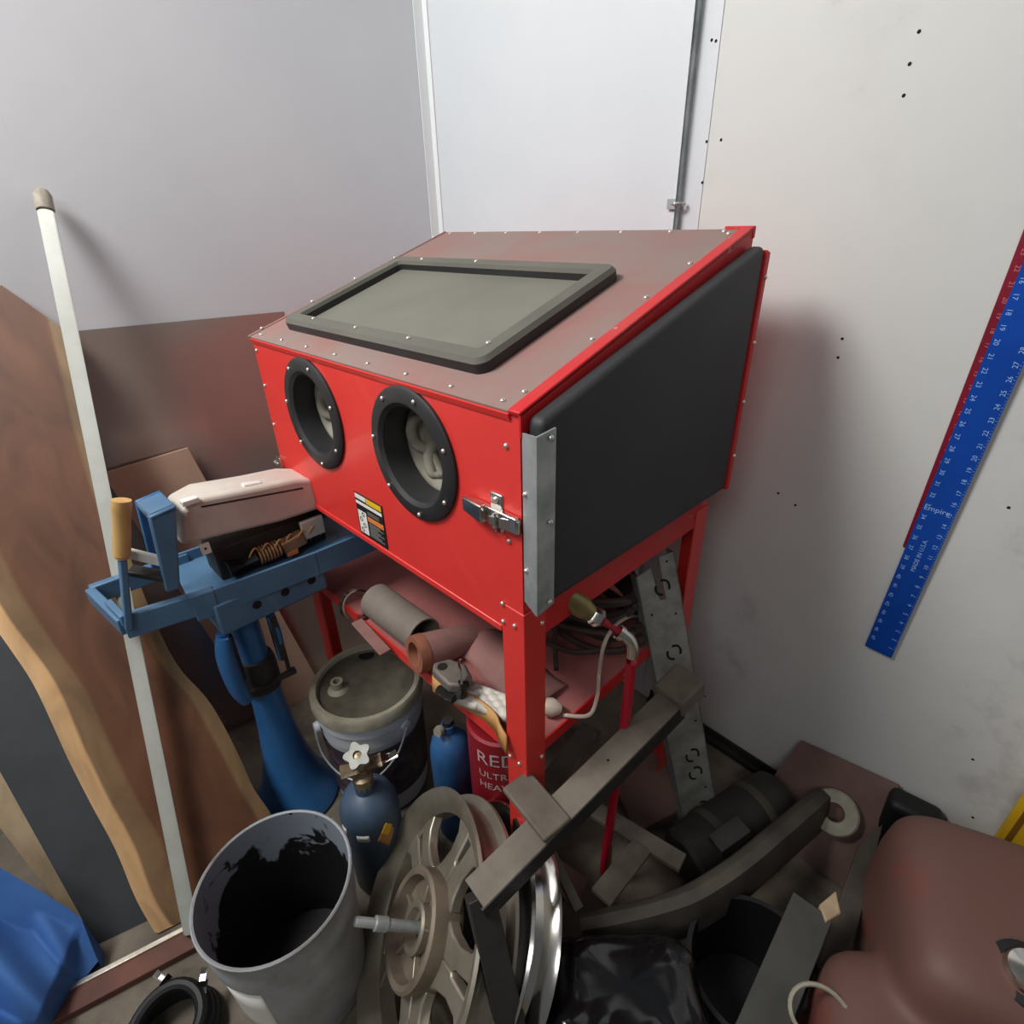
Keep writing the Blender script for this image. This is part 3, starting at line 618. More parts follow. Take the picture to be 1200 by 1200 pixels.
oc = V(.602, -.425, 0)
ob = thing('open_bucket', 'open grey plastic bucket coated inside with black tar', 'bucket', oc)
H = .385
MB().lathe([(0, .002), (.126, .002), (.130, .006), (.1415, .285), (.146, .288), (.147, .33), (.1455, .333), (.149, H-.006), (.1515, H-.004), (.152, H), (.149, H+.002), (.1455, H)], oc, seg=56).build('shell', m_bucket, ob)
MB().lathe([(.1455, H), (.144, H-.01), (.125, .05), (.118, .03)], oc, seg=56).build('lining', m_tar, ob)
MB().lathe([(0, .04), (.122, .04), (.120, .03), (0, .03)], oc, seg=40).build('tar_residue', m_tarpool, ob)
lb = MB(); 
def labf(a, b):
    t = -1.75+1.0*a; z = .06+.21*b; r = .1275+(z-.002)*.0405+.0028; return oc+V(r*math.cos(t), r*math.sin(t), z)
lb.grid(16, 3, labf).build('paper_label', m_white, ob, solid=.0006)

# ================================================================= CYLINDERS, CAN
def cylinder(name, c, r, h, mt, label):
    t = thing(name, label, 'cylinder', c)
    MB().lathe([(0, .002), (r*.86, .002), (r, .02), (r, h*.80), (r*.97, h*.86), (r*.84, h*.93), (r*.55, h*.98), (r*.34, h), (r*.33, h+.025), (0, h+.025)], c, seg=36).build('body', mt, t)
    return t
c1 = V(.525, -.175, 0); h1_ = .345
g1_ = cylinder('gas_cylinder', c1, .071, h1_, m_cyl, 'blue gas cylinder with brass valve and yellow sticker behind the open bucket')
va = MB(); va.lathe([(.02, 0), (.024, .004), (.024, .035), (.015, .04), (.015, .10), (.0, .10)], c1+V(0, 0, h1_+.012), seg=12)
va.tube([c1+V(-.02, -.04, h1_+.075), c1+V(.02, .045, h1_+.078)], .017, 10); v1 = va.build('valve', m_valve, g1_)
kn = MB(); kax = Vector((.35, -.25, 1)).normalized(); ka, kb_, _ = frame(kax); kc_ = c1+V(0, 0, h1_+.112)
def knp(r, t, h_): return kc_+(ka*math.cos(t)+kb_*math.sin(t))*r+kax*h_
n_k = 40
for h_, m_ in ((0, 1), (.016, 1), (.016, 0), (0, 0)):
    for k in range(n_k): t = 2*math.pi*k/n_k; kn.v.append(knp((.027+.005*math.cos(5*t)) if m_ else .010, t, h_))
for i in range(4):
    for k in range(n_k): kn.f.append([i*n_k+k, i*n_k+(k+1) % n_k, ((i+1) % 4)*n_k+(k+1) % n_k, ((i+1) % 4)*n_k+k])
kn.build('valve_knob', m_galvd, v1)
MB().lathe([(0, -.01), (.0095, -.01), (.0095, .010), (0, .012)], kc_, kax, 6).build('knob_nut', m_valve, v1)
MB().tube([c1+V(.02, .045, h1_+.078), c1+V(.032, .08, h1_+.08)], .011, 10).build('outlet', m_chrome, v1)
def patch(cc, r, t0, t1, z0, z1, mt, name, par, diamond=False):
    mb = MB()
    if diamond:
        tm = (t0+t1)/2; zm = (z0+z1)/2
        def df(a, b): t_ = tm+(t1-t0)/2*(a-b); return cc+V(r*math.cos(t_), r*math.sin(t_), zm+(z1-z0)/2*(a+b-1))
        mb.grid(6, 6, df)
    else: mb.grid(6, 1, lambda a, b: cc+V(r*math.cos(t0+(t1-t0)*a), r*math.sin(t0+(t1-t0)*a), z0+(z1-z0)*b))
    return mb.build(name, mt, par, solid=.0004)
patch(c1, .0718, -1.0, -.58, .248, .270, m_white, 'paper_tag', g1_)
patch(c1, .0716, -.36, .32, .200, .285, m_gasket, 'hazard_sticker', g1_, True); patch(c1, .0722, -.20, .26, .238, .288, m_lyel, 'yellow_sticker', g1_, True)
patch(c1, .0718, -1.65, -1.4, .245, .28, m_white, 'paper_tag', g1_)
c2_ = V(.572, .048, 0); h2_ = .395
g2_ = cylinder('gas_cylinder', c2_, .054, h2_, m_cyl2, 'small bright blue gas cylinder standing under the shelf of the red cabinet')
va = MB(); va.lathe([(.014, 0), (.014, .03), (0, .03)], c2_+V(0, 0, h2_+.01), seg=12); va.build('valve', m_dark, g2_)
MB().lathe([(0, 0), (.005, 0), (.007, .003), (.013, .003), (.014, .010), (.012, .018), (0, .018)], c2_+V(.0, -.02, h2_+.022), (.25, -1, .35), 16).build('outlet_cap', m_wlidrim, g2_)
rc = V(.722, .10, 0); can = thing('paint_can', 'dark red can with white lettering half hidden behind the cabinet leg', 'can', rc)
MB().lathe([(0, .002), (.082, .002), (.084, .006), (.084, .52), (.078, .525), (0, .52)], rc, seg=40).build('body', m_redcan, can)
def curve_text(body, size, z):
    tv = MB(); vs_, fs_ = text_verts(body, size, (0, 0, 0), (1, 0, 0), (0, 1, 0)); out = []
    for v_ in vs_:
        t = -.95+v_.x/.0848; out.append(rc+V(.0848*math.cos(t), .0848*math.sin(t), z+v_.y))
    tv.add(out, fs_); tv.build('lettering', m_rprint2, can, smooth=0)['kind'] = 'stuff'
curve_text('RED', .055, .470); curve_text('ULTRA', .030, .418); curve_text('HEAVY', .030, .380)

# ================================================================= WHEELS
def make_wheel():
    H0 = V(.822, -.231, .243); n_ = Vector((-.446, -.70, .557)).normalized(); R0 = .262
    a, b, _ = frame(n_)
    wt = thing('alloy_wheel', 'dusty cast alloy wheel with hub and axle leaning among the scrap', 'wheel', (H0.x, H0.y, 0))
    MB().lathe([(R0-.012, -.055), (R0, -.058), (R0, -.05), (R0-.02, -.043), (R0-.03, -.02), (R0-.03, .0), (R0-.018, .014), (R0, .018), (R0+.004, .022), (R0, .028), (R0-.010, .026), (R0-.034, .012), (R0-.046, -.004), (R0-.046, -.04)], H0, n_, 72, closed=True).build('rim', m_alloy, wt)
    def pt_(r, t, h): return H0+(a*math.cos(t)+b*math.sin(t))*r+n_*h
    ns = 5; t_off = 2.51
    def px2(tm, r, x, h): # point at radius r along the spoke, x sideways
        c_, s2 = math.cos(tm), math.sin(tm); return H0+(a*c_+b*s2)*r+(b*c_-a*s2)*x+n_*h
    for k in range(ns):
        tm = t_off+2*math.pi*k/ns; rr = R0-.034
        out = [px2(tm, .09, -.06, .004), px2(tm, .115, -.048, .003), px2(tm, .15, -.042, .0), px2(tm, .185, -.050, -.003), px2(tm, rr-.006, -.088, -.006)]
        inn = [px2(tm, rr+.004, -.02, -.006), px2(tm, .205, -.011, -.004), px2(tm, .150, -.006, .0), px2(tm, .145, .0, .0), px2(tm, .09, 0, .004)]
        MB().prism(out+inn, -n_*.026).build('spoke', m_alloy, wt, bevel=.005, seg=2)
        out = [px2(tm, .09, .06, .004), px2(tm, .115, .048, .003), px2(tm, .15, .042, .0), px2(tm, .185, .050, -.003), px2(tm, rr-.006, .088, -.006)]
        inn = [px2(tm, rr+.004, .02, -.006), px2(tm, .205, .011, -.004), px2(tm, .150, .006, .0), px2(tm, .145, .0, .0), px2(tm, .09, 0, .004)]
        MB().prism(out+inn, -n_*.026).build('spoke', m_alloy, wt, bevel=.005, seg=2)
        MB().prism([px2(tm, .203, -.012, -.005), px2(tm, .203, .012, -.005), px2(tm, rr+.004, .024, -.007), px2(tm, rr+.004, -.024, -.007)], -n_*.022).build('spoke_web', m_alloy, wt, bevel=.002)
    hub = MB().lathe([(.0, -.035), (.10, -.035), (.108, -.02), (.108, .034), (.102, .039), (.092, .036), (.088, .010), (.03, .006), (0, .006)], H0, n_, 56).build('hub_drum', m_drum, wt)
    MB().lathe([(.045, .006), (.048, .026), (.042, .030), (.034, .028), (.03, .012), (.02, .01), (.02, .006)], H0, n_, 32, closed=True).build('bearing_ring', m_alloy, hub)
    for k in range(5):
        t = .9+2*math.pi*k/5; MB().bar(pt_(.045, t, .014), pt_(.088, t, .016), .006, .014, n_).build('hub_rib', m_alloy, hub, bevel=.002)
    MB().lathe([(0, .0), (.011, .0), (.011, .085), (.014, .087), (.014, .112), (.0095, .114), (.0095, .152), (.008, .155), (0, .155)], H0, n_, 18).build('axle', m_galv, wt)
    return wt
make_wheel()
H1 = V(.893, -.138, .226); n1 = Vector((-.518, -.688, .508)).normalized()
cw = thing('chrome_rim', 'shiny chrome wheel rim behind the cast alloy wheel', 'wheel', (H1.x, H1.y, 0))
R1 = .232
MB().lathe([(R1-.01, -.05), (R1, -.052), (R1-.004, -.046), (R1-.03, -.03), (R1-.034, -.012), (R1-.012, .004), (R1, .006), (R1+.004, .010), (R1, .015), (R1-.012, .012), (R1-.045, -.01), (R1-.045, -.04)], H1, n1, 72, closed=True).build('rim', m_chrome, cw)
MB().lathe([(R1-.045, -.02), (.15, -.045), (.09, -.05), (.085, -.03), (.03, -.028), (.028, -.05), (R1-.05, -.05)], H1, n1, 56, closed=True).build('wheel_disc', m_dark, cw)

# ================================================================= STEEL SCRAP
# rail with stub and drop bar
ra = Z(556, 1048, .515); rb = Z(790, 815, .635)
fr_ = thing('steel_frame_rail', 'dusty brown steel rail with welded stub resting on the wheels', 'rail', (ra.x, ra.y, 0))
rd = (rb-ra).normalized(); rs_ = rd.cross(V(0, 0, 1)).normalized()
MB().bar(ra, rb, .058, .006).build('rail', m_rust, fr_, bevel=.001)
MB().bar(ra+rs_*.028-V(0, 0, .022), rb+rs_*.028-V(0, 0, .022), .006, .046).build('rail_flange', m_dark, fr_, bevel=.001)
sa = Z(604, 914, .572); sb_ = Z(654, 974, .562)
MB().bar(sa, sb_, .066, .014).build('stub', m_rust, fr_, bevel=.004)
MB().bar(ra+rd*.01+V(0, 0, -.01), Z(606, 1240, .26), .05, .03).build('drop_bar', m_dark, fr_, bevel=.002)
MB().bar(rb-rd*.02, rb+rd*.06, .075, .05).build('end_block', m_rust, fr_, bevel=.006)
for k in (.35, .62): place(hole_me, 'bolt_hole', ra.lerp(rb, k)+V(0, 0, .0032), (0, 0, 1), fr_)
# galvanised channel leaning under the cabinet
ga = X(768, 664, .872); gb_ = Z(826, 985, .01)
gt = thing('steel_channel', 'perforated galvanised steel channel leaning up under the side of the cabinet', 'channel', gb_)
gdv = (ga-gb_).normalized(); vw = (CAM-(ga+gb_)/2); vw = (vw-gdv*vw.dot(gdv)).normalized(); gs_ = gdv.cross(vw).normalized()
if gs_.dot(rt) < 0: gs_ = -gs_
vw2 = (vw*.90+gs_*.42).normalized(); gs2 = gdv.cross(vw2).normalized()
if gs2.dot(rt) < 0: gs2 = -gs2
Lg = (ga-gb_).length; hw = .052
def GC(s_, t, off=0): return gb_+gdv*s_+gs2*t+vw2*off
pl = [GC(.0, -hw), GC(.04, hw), GC(Lg+.02, hw), GC(Lg+.02, .012), GC(Lg-.09, .012), GC(Lg-.09, -.004), GC(Lg+.0, -.012), GC(Lg-.01, -hw)]
MB().prism(pl, -vw2*.003).build('web', m_galvd, gt, smooth=0)
MB().prism([GC(-.01, -hw), GC(Lg-.01, -hw), GC(Lg-.01, -hw, -.03), GC(-.01, -hw, -.03)], gs2*.003).build('flange', m_galv, gt, smooth=0)
MB().prism([GC(.04, hw), GC(Lg+.02, hw), GC(Lg+.02, hw, -.03), GC(.04, hw, -.03)], gs2*-.003).build('flange', m_galvd, gt, smooth=0)
for s_ in (.12, .24, .30, .62, .8):
    rr = MB(); rr.tube(arc(GC(s_, .008, .0008), gs2, gdv, .018, -.6, 1.7, 10), .0028, 5); rr.tube(arc(GC(s_, .008, .0008), gs2, gdv, .018, 2.6, 4.6, 10), .0028, 5); rr.build('punched_slot', m_hole, gt)
for s_, t in [(.05, -.03), (.18, .03), (.4, .034), (.55, -.034), (.72, .03), (.74, -.03), (.86, .03), (.95, -.03)]: place(hole_me, 'punched_hole', GC(s_, t, .0003), vw2, gt)
# wall-side brown board and the ring on it
def wallboard(px, hgt_off, name, mt, label, cat, th=.012, bev=.002):
    q = [RW(u, v, hgt_off) for u, v in px]; return tag(MB().prism(q, -NR*th).build(name, mt, smooth=0, bevel=bev), label, cat)
bA = RW(940, 868, .012); bB = RW(1055, 920, .012); lean = -NR*.16
kx = (bB-bA).normalized()
b_l = bA+V(0, 0, -bA.z+.004)+lean-kx*.05; b_r = bB+V(0, 0, -bB.z+.004)+lean+kx*.02
nb = (bB-bA).cross(b_l-bA).normalized()
tag(MB().prism([bA, bB, b_r, b_l], nb*-.012 if nb.y > 0 else nb*.012).build('brown_board', m_brownboard, smooth=0), 'brown board leaning at the foot of the white wall', 'board')
bn = nb if nb.dot(CAM-bA) > 0 else -nb
def BP(u, v, off): return PL(u, v, bn, bn.dot(bA)+off)
rg = BP(978, 952, .05)
rgt = MB().lathe([(.022, 0), (.024, .006), (.052, .008), (.056, .003), (.055, -.004), (.022, -.004)], rg, (bn*.8+V(.1, -.2, .3)).normalized(), 36, closed=True).build('flat_ring', m_wlidrim)
tag(rgt, 'pale flat metal ring lying on the brown board', 'ring')
dbk = RW(1075, 942, .05); tag(MB().box(V(dbk.x, dbk.y, .14), (.11, .07, .276), Matrix.Rotation(.1, 3, 'Z')).build('black_box', m_rubber, bevel=.02, seg=3), 'dark block standing behind the red tank by the white wall', 'box')
# curved fender / bumper sweeping through the pile
fp_ = smoothpath([Z(680, 1080, .22), Z(740, 1068, .24), Z(778, 1058, .25), Z(815, 1044, .26), Z(865, 1012, .26), Z(910, 975, .25), Z(945, 945, .23), Z(962, 930, .20)], 6)
fm = MB(); nn_ = len(fp_)
prof = [(x_*.72, y_*1.3) for x_, y_ in [(-.035, -.012), (-.02, .004), (0, .010), (.03, .006), (.045, -.02), (.05, -.07), (.044, -.07), (.038, -.024), (.026, -.004), (0, .0), (-.018, -.006), (-.032, -.02)]]
for i, q in enumerate(fp_):
    d_ = (fp_[min(i+1, nn_-1)]-fp_[max(i-1, 0)]).normalized(); sd = d_.cross(V(0, 0, 1)).normalized(); u_ = sd.cross(d_)
    for a, b in prof: fm.v.append(q+sd*a+u_*b)
kp = len(prof)
for i in range(nn_-1):
    for k in range(kp): fm.f.append([i*kp+k, i*kp+(k+1) % kp, (i+1)*kp+(k+1) % kp, (i+1)*kp+k])
fm.f += [list(range(kp)), [(nn_-1)*kp+k for k in range(kp)]]
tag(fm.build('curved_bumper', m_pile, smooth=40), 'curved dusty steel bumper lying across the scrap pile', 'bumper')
# long drum-like dark tank behind it
ta = Z(800, 1010, .10); tb_ = Z(912, 932, .12); 
dt = thing('metal_tube', 'thick dark grimy metal tube lying behind the curved bumper', 'tube', ((ta+tb_)/2).to_2d().to_3d())
td = (tb_-ta).normalized(); tl = (tb_-ta).length
MB().lathe([(0, 0), (.065, 0), (.075, .01), (.08, .1), (.08, tl-.05), (.072, tl-.01), (.05, tl), (0, tl)], ta, td, 28).build('body', m_dark, dt)
MB().lathe([(.0805, .09), (.083, .095), (.083, .11), (.0805, .115)], ta, td, 28).build('band', m_pile, dt); MB().lathe([(.0805, tl-.11), (.083, tl-.105), (.083, tl-.09), (.0805, tl-.085)], ta, td, 28).build('band', m_pile, dt)
# flat bars
def flatbar(a, b, w_, h_, mt, label, name='flat_bar', hole=None):
    d_ = b-a
    o = MB().bar(a, b, w_, h_).build(name, mt, bevel=.0015); return tag(o, label, 'bar')
fb = flatbar(Z(693, 853, .26), Z(632, 935, .30), .058, .012, m_rust, 'broad brown flat bar with a hole under the cabinet shelf')
hb_ = MB().lathe([(0, 0), (.007, 0)], Z(688, 862, .2665), (0, 0, 1), 12).build('bolt_hole', m_hole, fb)
flatbar(Z(640, 988, .30), Z(678, 1066, .24), .022, .014, m_rust, 'narrow brown bar rising from the black bag beside the chrome rim')
flatbar(Z(704, 1052, .24), Z(752, 992, .20), .05, .012, m_rust, 'brown flat bar lying crosswise in front of the black bag')
flatbar(Z(690, 945, .19), Z(800, 1012, .20), .045, .014, m_rust, 'long brown flat bar running toward the foot of the galvanised channel')
flatbar(Z(872, 968, .24), Z(838, 992, .22), .045, .03, m_dark, 'short dark steel block on top of the grimy tube')
tag(MB().prism([Z(708, 905, .02), Z(768, 880, .02), Z(800, 955, .02), Z(745, 985, .02)], (0, 0, .035)).build('steel_plate', m_brownboard, bevel=.003), 'brown flat plate on the floor behind the red air hose', 'plate')
tag(MB().prism([Z(640, 995, .22), Z(690, 1030, .16), Z(676, 1068, .20), Z(648, 1040, .25)], (0, 0, -.01)).build('steel_plate', m_brownboard, bevel=.002), 'small dark red-brown plate between the chrome rim and the black bag', 'plate')
# black bag
Rb = Matrix((V(.71, .70, 0), V(-.70, .71, 0), V(0, 0, 1))).transposed()
def superell(c, hx, hy, hz_, e1, e2, R=None):
    f_ = lambda w_, e: math.copysign(abs(w_)**e, w_)
    def g(a, b):
        u_ = -math.pi+2*math.pi*a; v_ = -math.pi/2+math.pi*b
        q = V(hx*f_(math.cos(v_), e1)*f_(math.cos(u_), e2), hy*f_(math.cos(v_), e1)*f_(math.sin(u_), e2), hz_*f_(math.sin(v_), e1))
        return Vector(c)+(R @ q if R else q)
    return g
bgf = superell((1.185, -.035, .148), .145, .10, .145, .42, .42, Rb)
def bagf(a, b):
    q = bgf(a, b); n_ = noise.noise(q*9)*.016+.016*abs(noise.noise(V(q.x*24, q.y*24, q.z*5)))*min(1, (1-b)*5)+.008*abs(noise.noise(q*30))*min(1, (1-b)*6)
    o_ = (q-V(1.185, -.035, .13)); q2 = q+o_.normalized()*n_; q2.z = max(.003, q2.z); return q2
tag(MB().grid(90, 50, bagf).build('rubbish_bag', m_bag, smooth=80, merge=True), 'shiny black plastic bag in the middle of the scrap', 'bag')
# dark bin right of the bag
bn0 = Z(880, 1130, .0)
tag(MB().lathe([(0, .002), (.11, .002), (.125, .21), (.13, .21), (.132, .222), (.122, .222), (.105, .03), (0, .03)], V(1.335, .20, 0), seg=40).build('black_tub', m_tarpool), 'black plastic tub between the bag and the grey plank', 'tub')
# grey plank leaning
flatbar(Z(952, 1062, .30), Z(880, 1235, .22), .075, .016, m_plank2, 'grey plank lying between black tub and red tank', 'grey_plank')
tag(MB().prism([Z(960, 1060, .31), Z(980, 1043, .31), Z(986, 1070, .31), Z(968, 1080, .31)], (0, 0, -.025)).build('card_scrap', m_cream, bevel=.003), 'small scrap of tan card beside the red tank', 'card')
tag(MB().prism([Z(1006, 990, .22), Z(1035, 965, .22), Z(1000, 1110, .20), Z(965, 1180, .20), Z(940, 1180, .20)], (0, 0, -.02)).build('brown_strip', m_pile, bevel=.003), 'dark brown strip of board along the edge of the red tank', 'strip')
hp_ = Z(962, 1190, .30); tag(MB().tube(arc(hp_, (.8, .6, 0), (-.5, .6, .3), .05, 0, 2*math.pi*.97, 28), .004, 6).build('wire_hoop', m_wlidrim), 'thin pale wire hoop below the grey plank', 'hoop')
# red tank
zt = .40
tL = Z(1012, 1040, zt); tT = Z(1052, 962, zt); tR = Z(1215, 1018, zt)
axx = (tR-tT); axx.z = 0; axx.normalize(); ayy = V(axx.y, -axx.x, 0)
if ayy.y > 0: ayy = -ayy
Rt = Matrix((axx, ayy, V(0, 0, 1))).transposed()
if Rt.determinant() < 0: Rt = Matrix((axx, -ayy, V(0, 0, 1))).transposed()
tc_ = tT+axx*.165+ayy*.155; tc_.z = .235
tk = thing('red_tank', 'dusty red tank with rounded corners and a chrome cap at the right edge', 'tank', (tc_.x, tc_.y, 0))
lo_ = tc_+ayy*.24-axx*.06; lo_.z = .17
tmb = MB().grid(44, 24, superell(tc_, .19, .19, .228, .36, .34, Rt)); tmb.grid(44, 24, superell(lo_, .235, .19, .165, .5, .45, Rt))
tbo = tmb.build('body', m_tank, tk, smooth=180, merge=True)
q = tbo.modifiers.new('remesh', 'REMESH'); q.mode = 'VOXEL'; q.voxel_size = .011; q.use_smooth_shade = True
q = tbo.modifiers.new('smooth', 'SMOOTH'); q.factor = .6; q.iterations = 14
cp = Z(1208, 1138, .47); MB().lathe([(.045, -.04), (.05, 0), (.048, .012), (.034, .014), (.034, .0)], V(cp.x, cp.y, .45), (-.1, -.25, 1), 32).build('cap_seat', m_rubber, tk)
MB().lathe([(.032, 0), (.033, .02), (.028, .028), (.012, .032), (0, .032)], V(cp.x, cp.y, .455), (-.1, -.25, 1), 32).build('filler_cap', m_chrome, tk)
# yellow level standing on the right
y0_ = RW(1157, 990, .02); y1_ = RW(1215, 905, .02)
yl = thing('yellow_level', 'yellow metal tool with a dark groove against the white wall', 'tool', (y0_.x+.1, y0_.y, 0))
yd = (y1_-y0_).normalized(); yn = V(yd.z, 0, -yd.x)
ye = y0_-yd*(y0_.z/yd.z)
MB().prism([ye, ye+yd*1.1, ye+yd*1.1+yn*.085, ye+yn*.085], -NR*.02).build('body', m_yel, yl, bevel=.004)
MB().prism([ye+yn*.014-NR*.0205, ye+yd*1.1+yn*.014-NR*.0205, ye+yd*1.1+yn*.024-NR*.0205, ye+yn*.024-NR*.0205], -NR*.0008).build('groove', m_ylin, yl, smooth=0)

# ================================================================= RULERS ON THE WALL
def ruler(pa, pb_, qa, qb, off, th, mt, name, label, pm, blue):
    A0 = RW(*pa, off); A1 = RW(*pb_, off); e = RW(*qa, off); 
    d_ = (e-A0).normalized(); s_ = (A1-A0); wd = s_.length; s_ = (s_-d_*s_.dot(d_)).normalized()
    Lr = 1.22; o_ = thing(name, label, 'ruler', A0)
    MB().prism([A0, A0+s_*wd, A0+s_*wd+d_*Lr, A0+d_*Lr], -NR*th).build('blade', mt, o_, smooth=0)
    pr_ = MB(); f_ = -NR*(th+.0004)
    step = .0254
    for i in range(1, 46):
        if not blue:
            vs_, fs_ = text_verts(str(i), .011, A0+d_*(i*step)+s_*wd*.22+f_, d_*-1, s_); pr_.add(vs_, fs_); continue
        vs_, fs_ = text_verts(str(i), .0115, A0+d_*(i*step)+s_*wd*.84+f_, d_, -s_); pr_.add(vs_, fs_)
        vs_, fs_ = text_verts(str(48-i), .0115, A0+d_*(i*step+.008)+s_*wd*.15+f_, d_*-1, s_); pr_.add(vs_, fs_)
        for k in range(4):
            pr_.bar(A0+d_*(i*step+k*step/4)+s_*wd*.985+f_, A0+d_*(i*step+k*step/4)+s_*wd*(.93 if k == 0 else .955)+f_, .0006, .0003, NR)
    if blue:
        vs_, fs_ = text_verts('Empire', .016, A0+d_*.385+s_*wd*.45+f_, s_, d_); pr_.add(vs_, fs_)
        vs_, fs_ = text_verts('MADE IN U.S.A.', .012, A0+d_*.275+s_*wd*.5+f_, d_, -s_); pr_.add(vs_, fs_)
    pr_.build('printed_numbers', pm, o_, smooth=0)['kind'] = 'stuff'; return o_
ruler((1014, 756), (1046, 767), (1095, 560), (0, 0), .010, .003, m_rblue, 'blue_ruler', 'long blue metal ruler hanging on the white wall', m_print, True)
ruler((1058, 640), (1090, 652), (1188, 300), (0, 0), .003, .002, m_rred, 'maroon_ruler', 'dark red metal ruler tucked behind the blue ruler', m_rprint, False)

# ================================================================= ON THE CABINET SHELF
zf = ZS+.001
def onshelf(u, v, h_): q = Z(u, v, ZS+h_); return q
t0 = onshelf(441, 703, .048); t1_ = onshelf(497, 745, .048); tdv = (t1_-t0).normalized(); tln = (t1_-t0).length
tag(MB().lathe([(.046, 0), (.046, tln), (.042, tln), (.042, 0)], V(t0.x, t0.y, ZS+.047), tdv, 32, closed=True).build('grey_tube', m_tube), 'wide dusty grey tube lying on the cabinet shelf', 'tube')
r0 = onshelf(418, 712, .035); rl = MB(); rl.lathe([(.038, -.010), (.042, -.010), (.042, .010), (.038, .010)], V(r0.x, r0.y, ZS+.043), (tdv+V(0, 0, .35)).normalized(), 32, closed=True)
hc = thing('hose_clamp', 'shiny metal ring clamp standing left of the grey tube', 'clamp', (r0.x, r0.y, ZS)); rl.build('band', m_chrome, hc)
MB().bar(onshelf(418, 728, .012), onshelf(452, 765, .006), .03, .006).build('strap', m_mauve, hc, bevel=.002)
s0 = onshelf(487, 768, .044); sdv = Vector((.16, .96, -.16)).normalized(); sln = .15; s1 = s0+sdv*sln
rbp = thing('rubber_pipe', 'short brown rubber pipe end on the cabinet shelf in front of the grey tube', 'pipe', (s0.x, s0.y, ZS))
MB().lathe([(.030, -.004), (.043, -.004), (.045, .004), (.045, .02), (.030, .02)], V(s0.x, s0.y, ZS+.046), sdv, 32, closed=True).build('mouth', m_terra, rbp)
MB().lathe([(.030, .018), (.0435, .018), (.040, sln*.5), (.032, sln), (.024, sln), (.028, .02)], V(s0.x, s0.y, ZS+.046), sdv, 32, closed=True).build('sleeve', m_mauve, rbp)
cl0 = onshelf(560, 800, .012); cl1 = onshelf(640, 800, .012)
tag(MB().grid(16, 10, lambda a, b: V(.60+.24*a, .09+.13*b-.03*a, ZS+.006+.03*math.sin(math.pi*b)*(1-.5*a)+.006*math.sin(9*a+4*b))).build('folded_cloth', m_mauve, smooth=80, solid=.004), 'dusty pink-brown cloth spread on the cabinet shelf behind the leg', 'cloth')
k0 = onshelf(528, 785, .075)
cst = thing('caliper_part', 'grey cast metal part with black fittings on the brown pipe', 'part', (k0.x, k0.y, ZS))
Rk = Matrix.Rotation(.4, 3, 'Z')
MB().prism([k0+V(*p_, 0) for p_ in [(-.045, -.012), (-.03, -.026), (.03, -.03), (.05, -.012), (.045, .022), (.01, .034), (-.03, .022)]], (0, 0, -.026)).build('body', m_cast, cst, bevel=.006, seg=3)
MB().lathe([(0, 0), (.011, 0), (.012, -.003)], k0+V(-.02, -.006, .001), (0, 0, 1), 14).build('bore', m_hole, cst)
MB().tube([k0+V(.045, -.015, -.03), k0+V(.05, -.005, .0)], .013, 10).build('knob', m_rubber, cst); MB().tube([k0+V(.0, -.035, -.03), k0+V(.045, -.03, -.03)], .010, 10).build('rubber_sleeve', m_rubber, cst)
MB().tube(smoothpath([k0+V(0, .03, .01), k0+V(.015, .012, .026), k0+V(.035, .0, .022), k0+V(.05, -.01, .0)], 4), .0025, 6).build('wire', m_chrome, cst)
f0 = onshelf(522, 812, .032); f1_ = onshelf(590, 838, .032); fdv = (f1_-f0); fdv.z = 0; fdl = fdv.length; fdv.normalize(); fsd = V(-fdv.y, fdv.x, 0)
tag(MB().grid(36, 14, lambda a, b: V(f0.x, f0.y, ZS+.02)+fdv*(fdl*1.2*a)+fsd*(.055*(b-.05))+V(0, 0, .010+.0035*math.sin(a*30)*math.sin(b*16)-.012*(b < .03))).build('quilted_sheet', m_foil, smooth=80, solid=.006), 'white quilted strip lying at the front of the cabinet shelf', 'strip')
gb2 = smoothpath([onshelf(507, 806, .012), onshelf(535, 822, .012), onshelf(562, 836, .014), onshelf(580, 852, .016), onshelf(586, 866, .014), onshelf(594, 880, .008)], 5); gm = MB()
for q in gb2: gm.v += [q+V(-.012, .012, .022), q-V(0, 0, .010)]
gm.f = [[2*i, 2*i+2, 2*i+3, 2*i+1] for i in range(len(gb2)-1)]
tag(gm.build('tan_band', m_gasket, solid=.004, smooth=60), 'bent tan band curling along the front edge of the cabinet shelf', 'band')
# cable coil
kc = V(.70, .42, ZS); kb = MB()
for i in range(11):
    r_ = .095+.02*math.sin(i*2.1); o_ = V(.02*math.sin(i*1.7), .02*math.cos(i*2.3), .012+.012*i)
    kb.tube([kc+o_+V(r_*1.5*math.cos(t), r_*math.sin(t), .008*math.sin(3*t+i)) for t in [2*math.pi*k/36 for k in range(36)]], .008, 8, closed=True)
tag(kb.build('cable_coil', m_cable), 'coil of dark dusty cable at the back of the cabinet shelf', 'cable')
kb = MB()
kb.tube(smoothpath([V(.80, .20, ZS+.02), V(.72, .30, ZS+.05), V(.78, .38, ZS+.04), V(.84, .33, ZS+.03), V(.80, .25, ZS+.04), V(.70, .24, ZS+.03)], 8), .006, 8)
tag(kb.build('loose_cable', m_cable), 'loop of dark cable in front of the coil on the cabinet shelf', 'cable')
wp = smoothpath([onshelf(660, 838, .012), onshelf(690, 838, .01), onshelf(700, 815, .03), X(702, 790, .885), X(708, 755, .90), X(722, 732, .88), X(742, 722, .84), X(758, 728, .80)], 6)
wc = thing('white_cable', 'pale cable with a plug looping up beside the red air hose', 'cable', (wp[0].x, wp[0].y, ZS))
MB().tube(wp, .0042, 8).build('cord', m_wcable, wc)
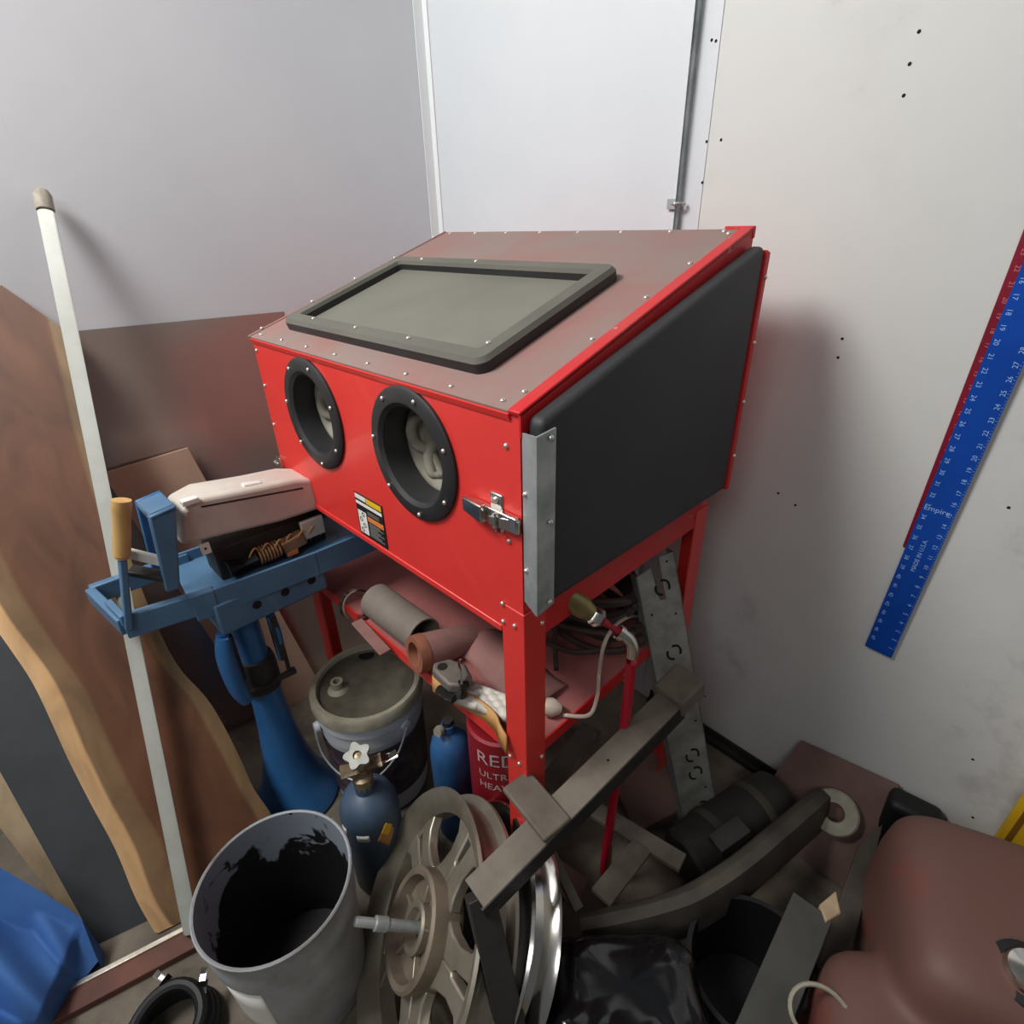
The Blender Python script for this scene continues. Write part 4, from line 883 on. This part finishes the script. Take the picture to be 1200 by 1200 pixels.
pq = onshelf(648, 828, .02); MB().lathe([(0, 0), (.018, .002), (.02, .015), (.013, .03), (.007, .036), (0, .036)], V(pq.x-.012, pq.y-.012, ZS+.02), (.8, .6, 0), 16).build('plug', m_wcable, wc)

# ================================================================= FRONT LEFT CORNER
tq = Z(70, 1120, .0)
def tarpf(a, b):
    # a from the far left to the tip beside the plank, b from the boards toward the room; the back row drops to the floor
    bb_ = max(0, (b-.06)/.94)
    u_ = (-150*(1-a)+124*a)*(1-bb_)+(-150*(1-a)+52*a)*bb_; v_ = (800*(1-a)+1104*a)*(1-bb_)+(1290*(1-a)+1215*a)*bb_
    e_ = 1-a; f_ = 1.15*bb_+.55*e_+.06*math.sin(5*e_+1)
    hgt = .045+.40*e_**.7*(1-.6*bb_)+.034*(abs(math.sin(5.6*f_+2.2*e_*e_))*1.7-.95)*(.35+e_)+.010*math.sin(14*f_+5*e_)
    hgt *= min(1, max(.03, min(a, 1-a)*10))**.5 * min(1, max(.05, (1-bb_)*6))**.5
    q = Z(u_, v_, max(.006, hgt))
    gap_ = ln.dot(q-F0)-.035
    if gap_ < 0: q = q-ln*gap_
    if b < .05: q = V(q.x+.01, q.y, .004)
    q.z = max(q.z, .003)
    return q
tag(MB().grid(70, 60, tarpf).build('blue_tarp', m_tarp, smooth=80), 'crumpled blue fabric heaped on the floor at the foot of the boards', 'fabric')
hc_ = Z(222, 1196, .0); cm = MB()
for i in range(4):
    cm.tube([V(hc_.x+.02, hc_.y-.03, .016+.022*i)+V((.085-.006*i)*math.cos(t), (.085-.006*i)*math.sin(t), .006*math.sin(2*t+i)) for t in [2*math.pi*k/32 for k in range(32)]], .013, 10, closed=True)
ch = thing('rubber_hose', 'coiled black rubber hose on the floor in front of the open bucket', 'hose', (hc_.x, hc_.y, 0)); cm.build('coil', m_rubber, ch)
for t in (2.7, 1.6):
    e_ = V(hc_.x+.02, hc_.y-.03, .082)+V(.07*math.cos(t), .07*math.sin(t), 0); g_ = V(-math.sin(t)*.6+math.cos(t)*.5, math.cos(t)*.6+math.sin(t)*.5, .5)
    MB().tube([e_, e_+g_*.025], .012, 10).build('hose_end', m_rubber, ch); MB().tube([e_+g_*.024, e_+g_*.05], .007, 10).build('fitting', m_chrome, ch)
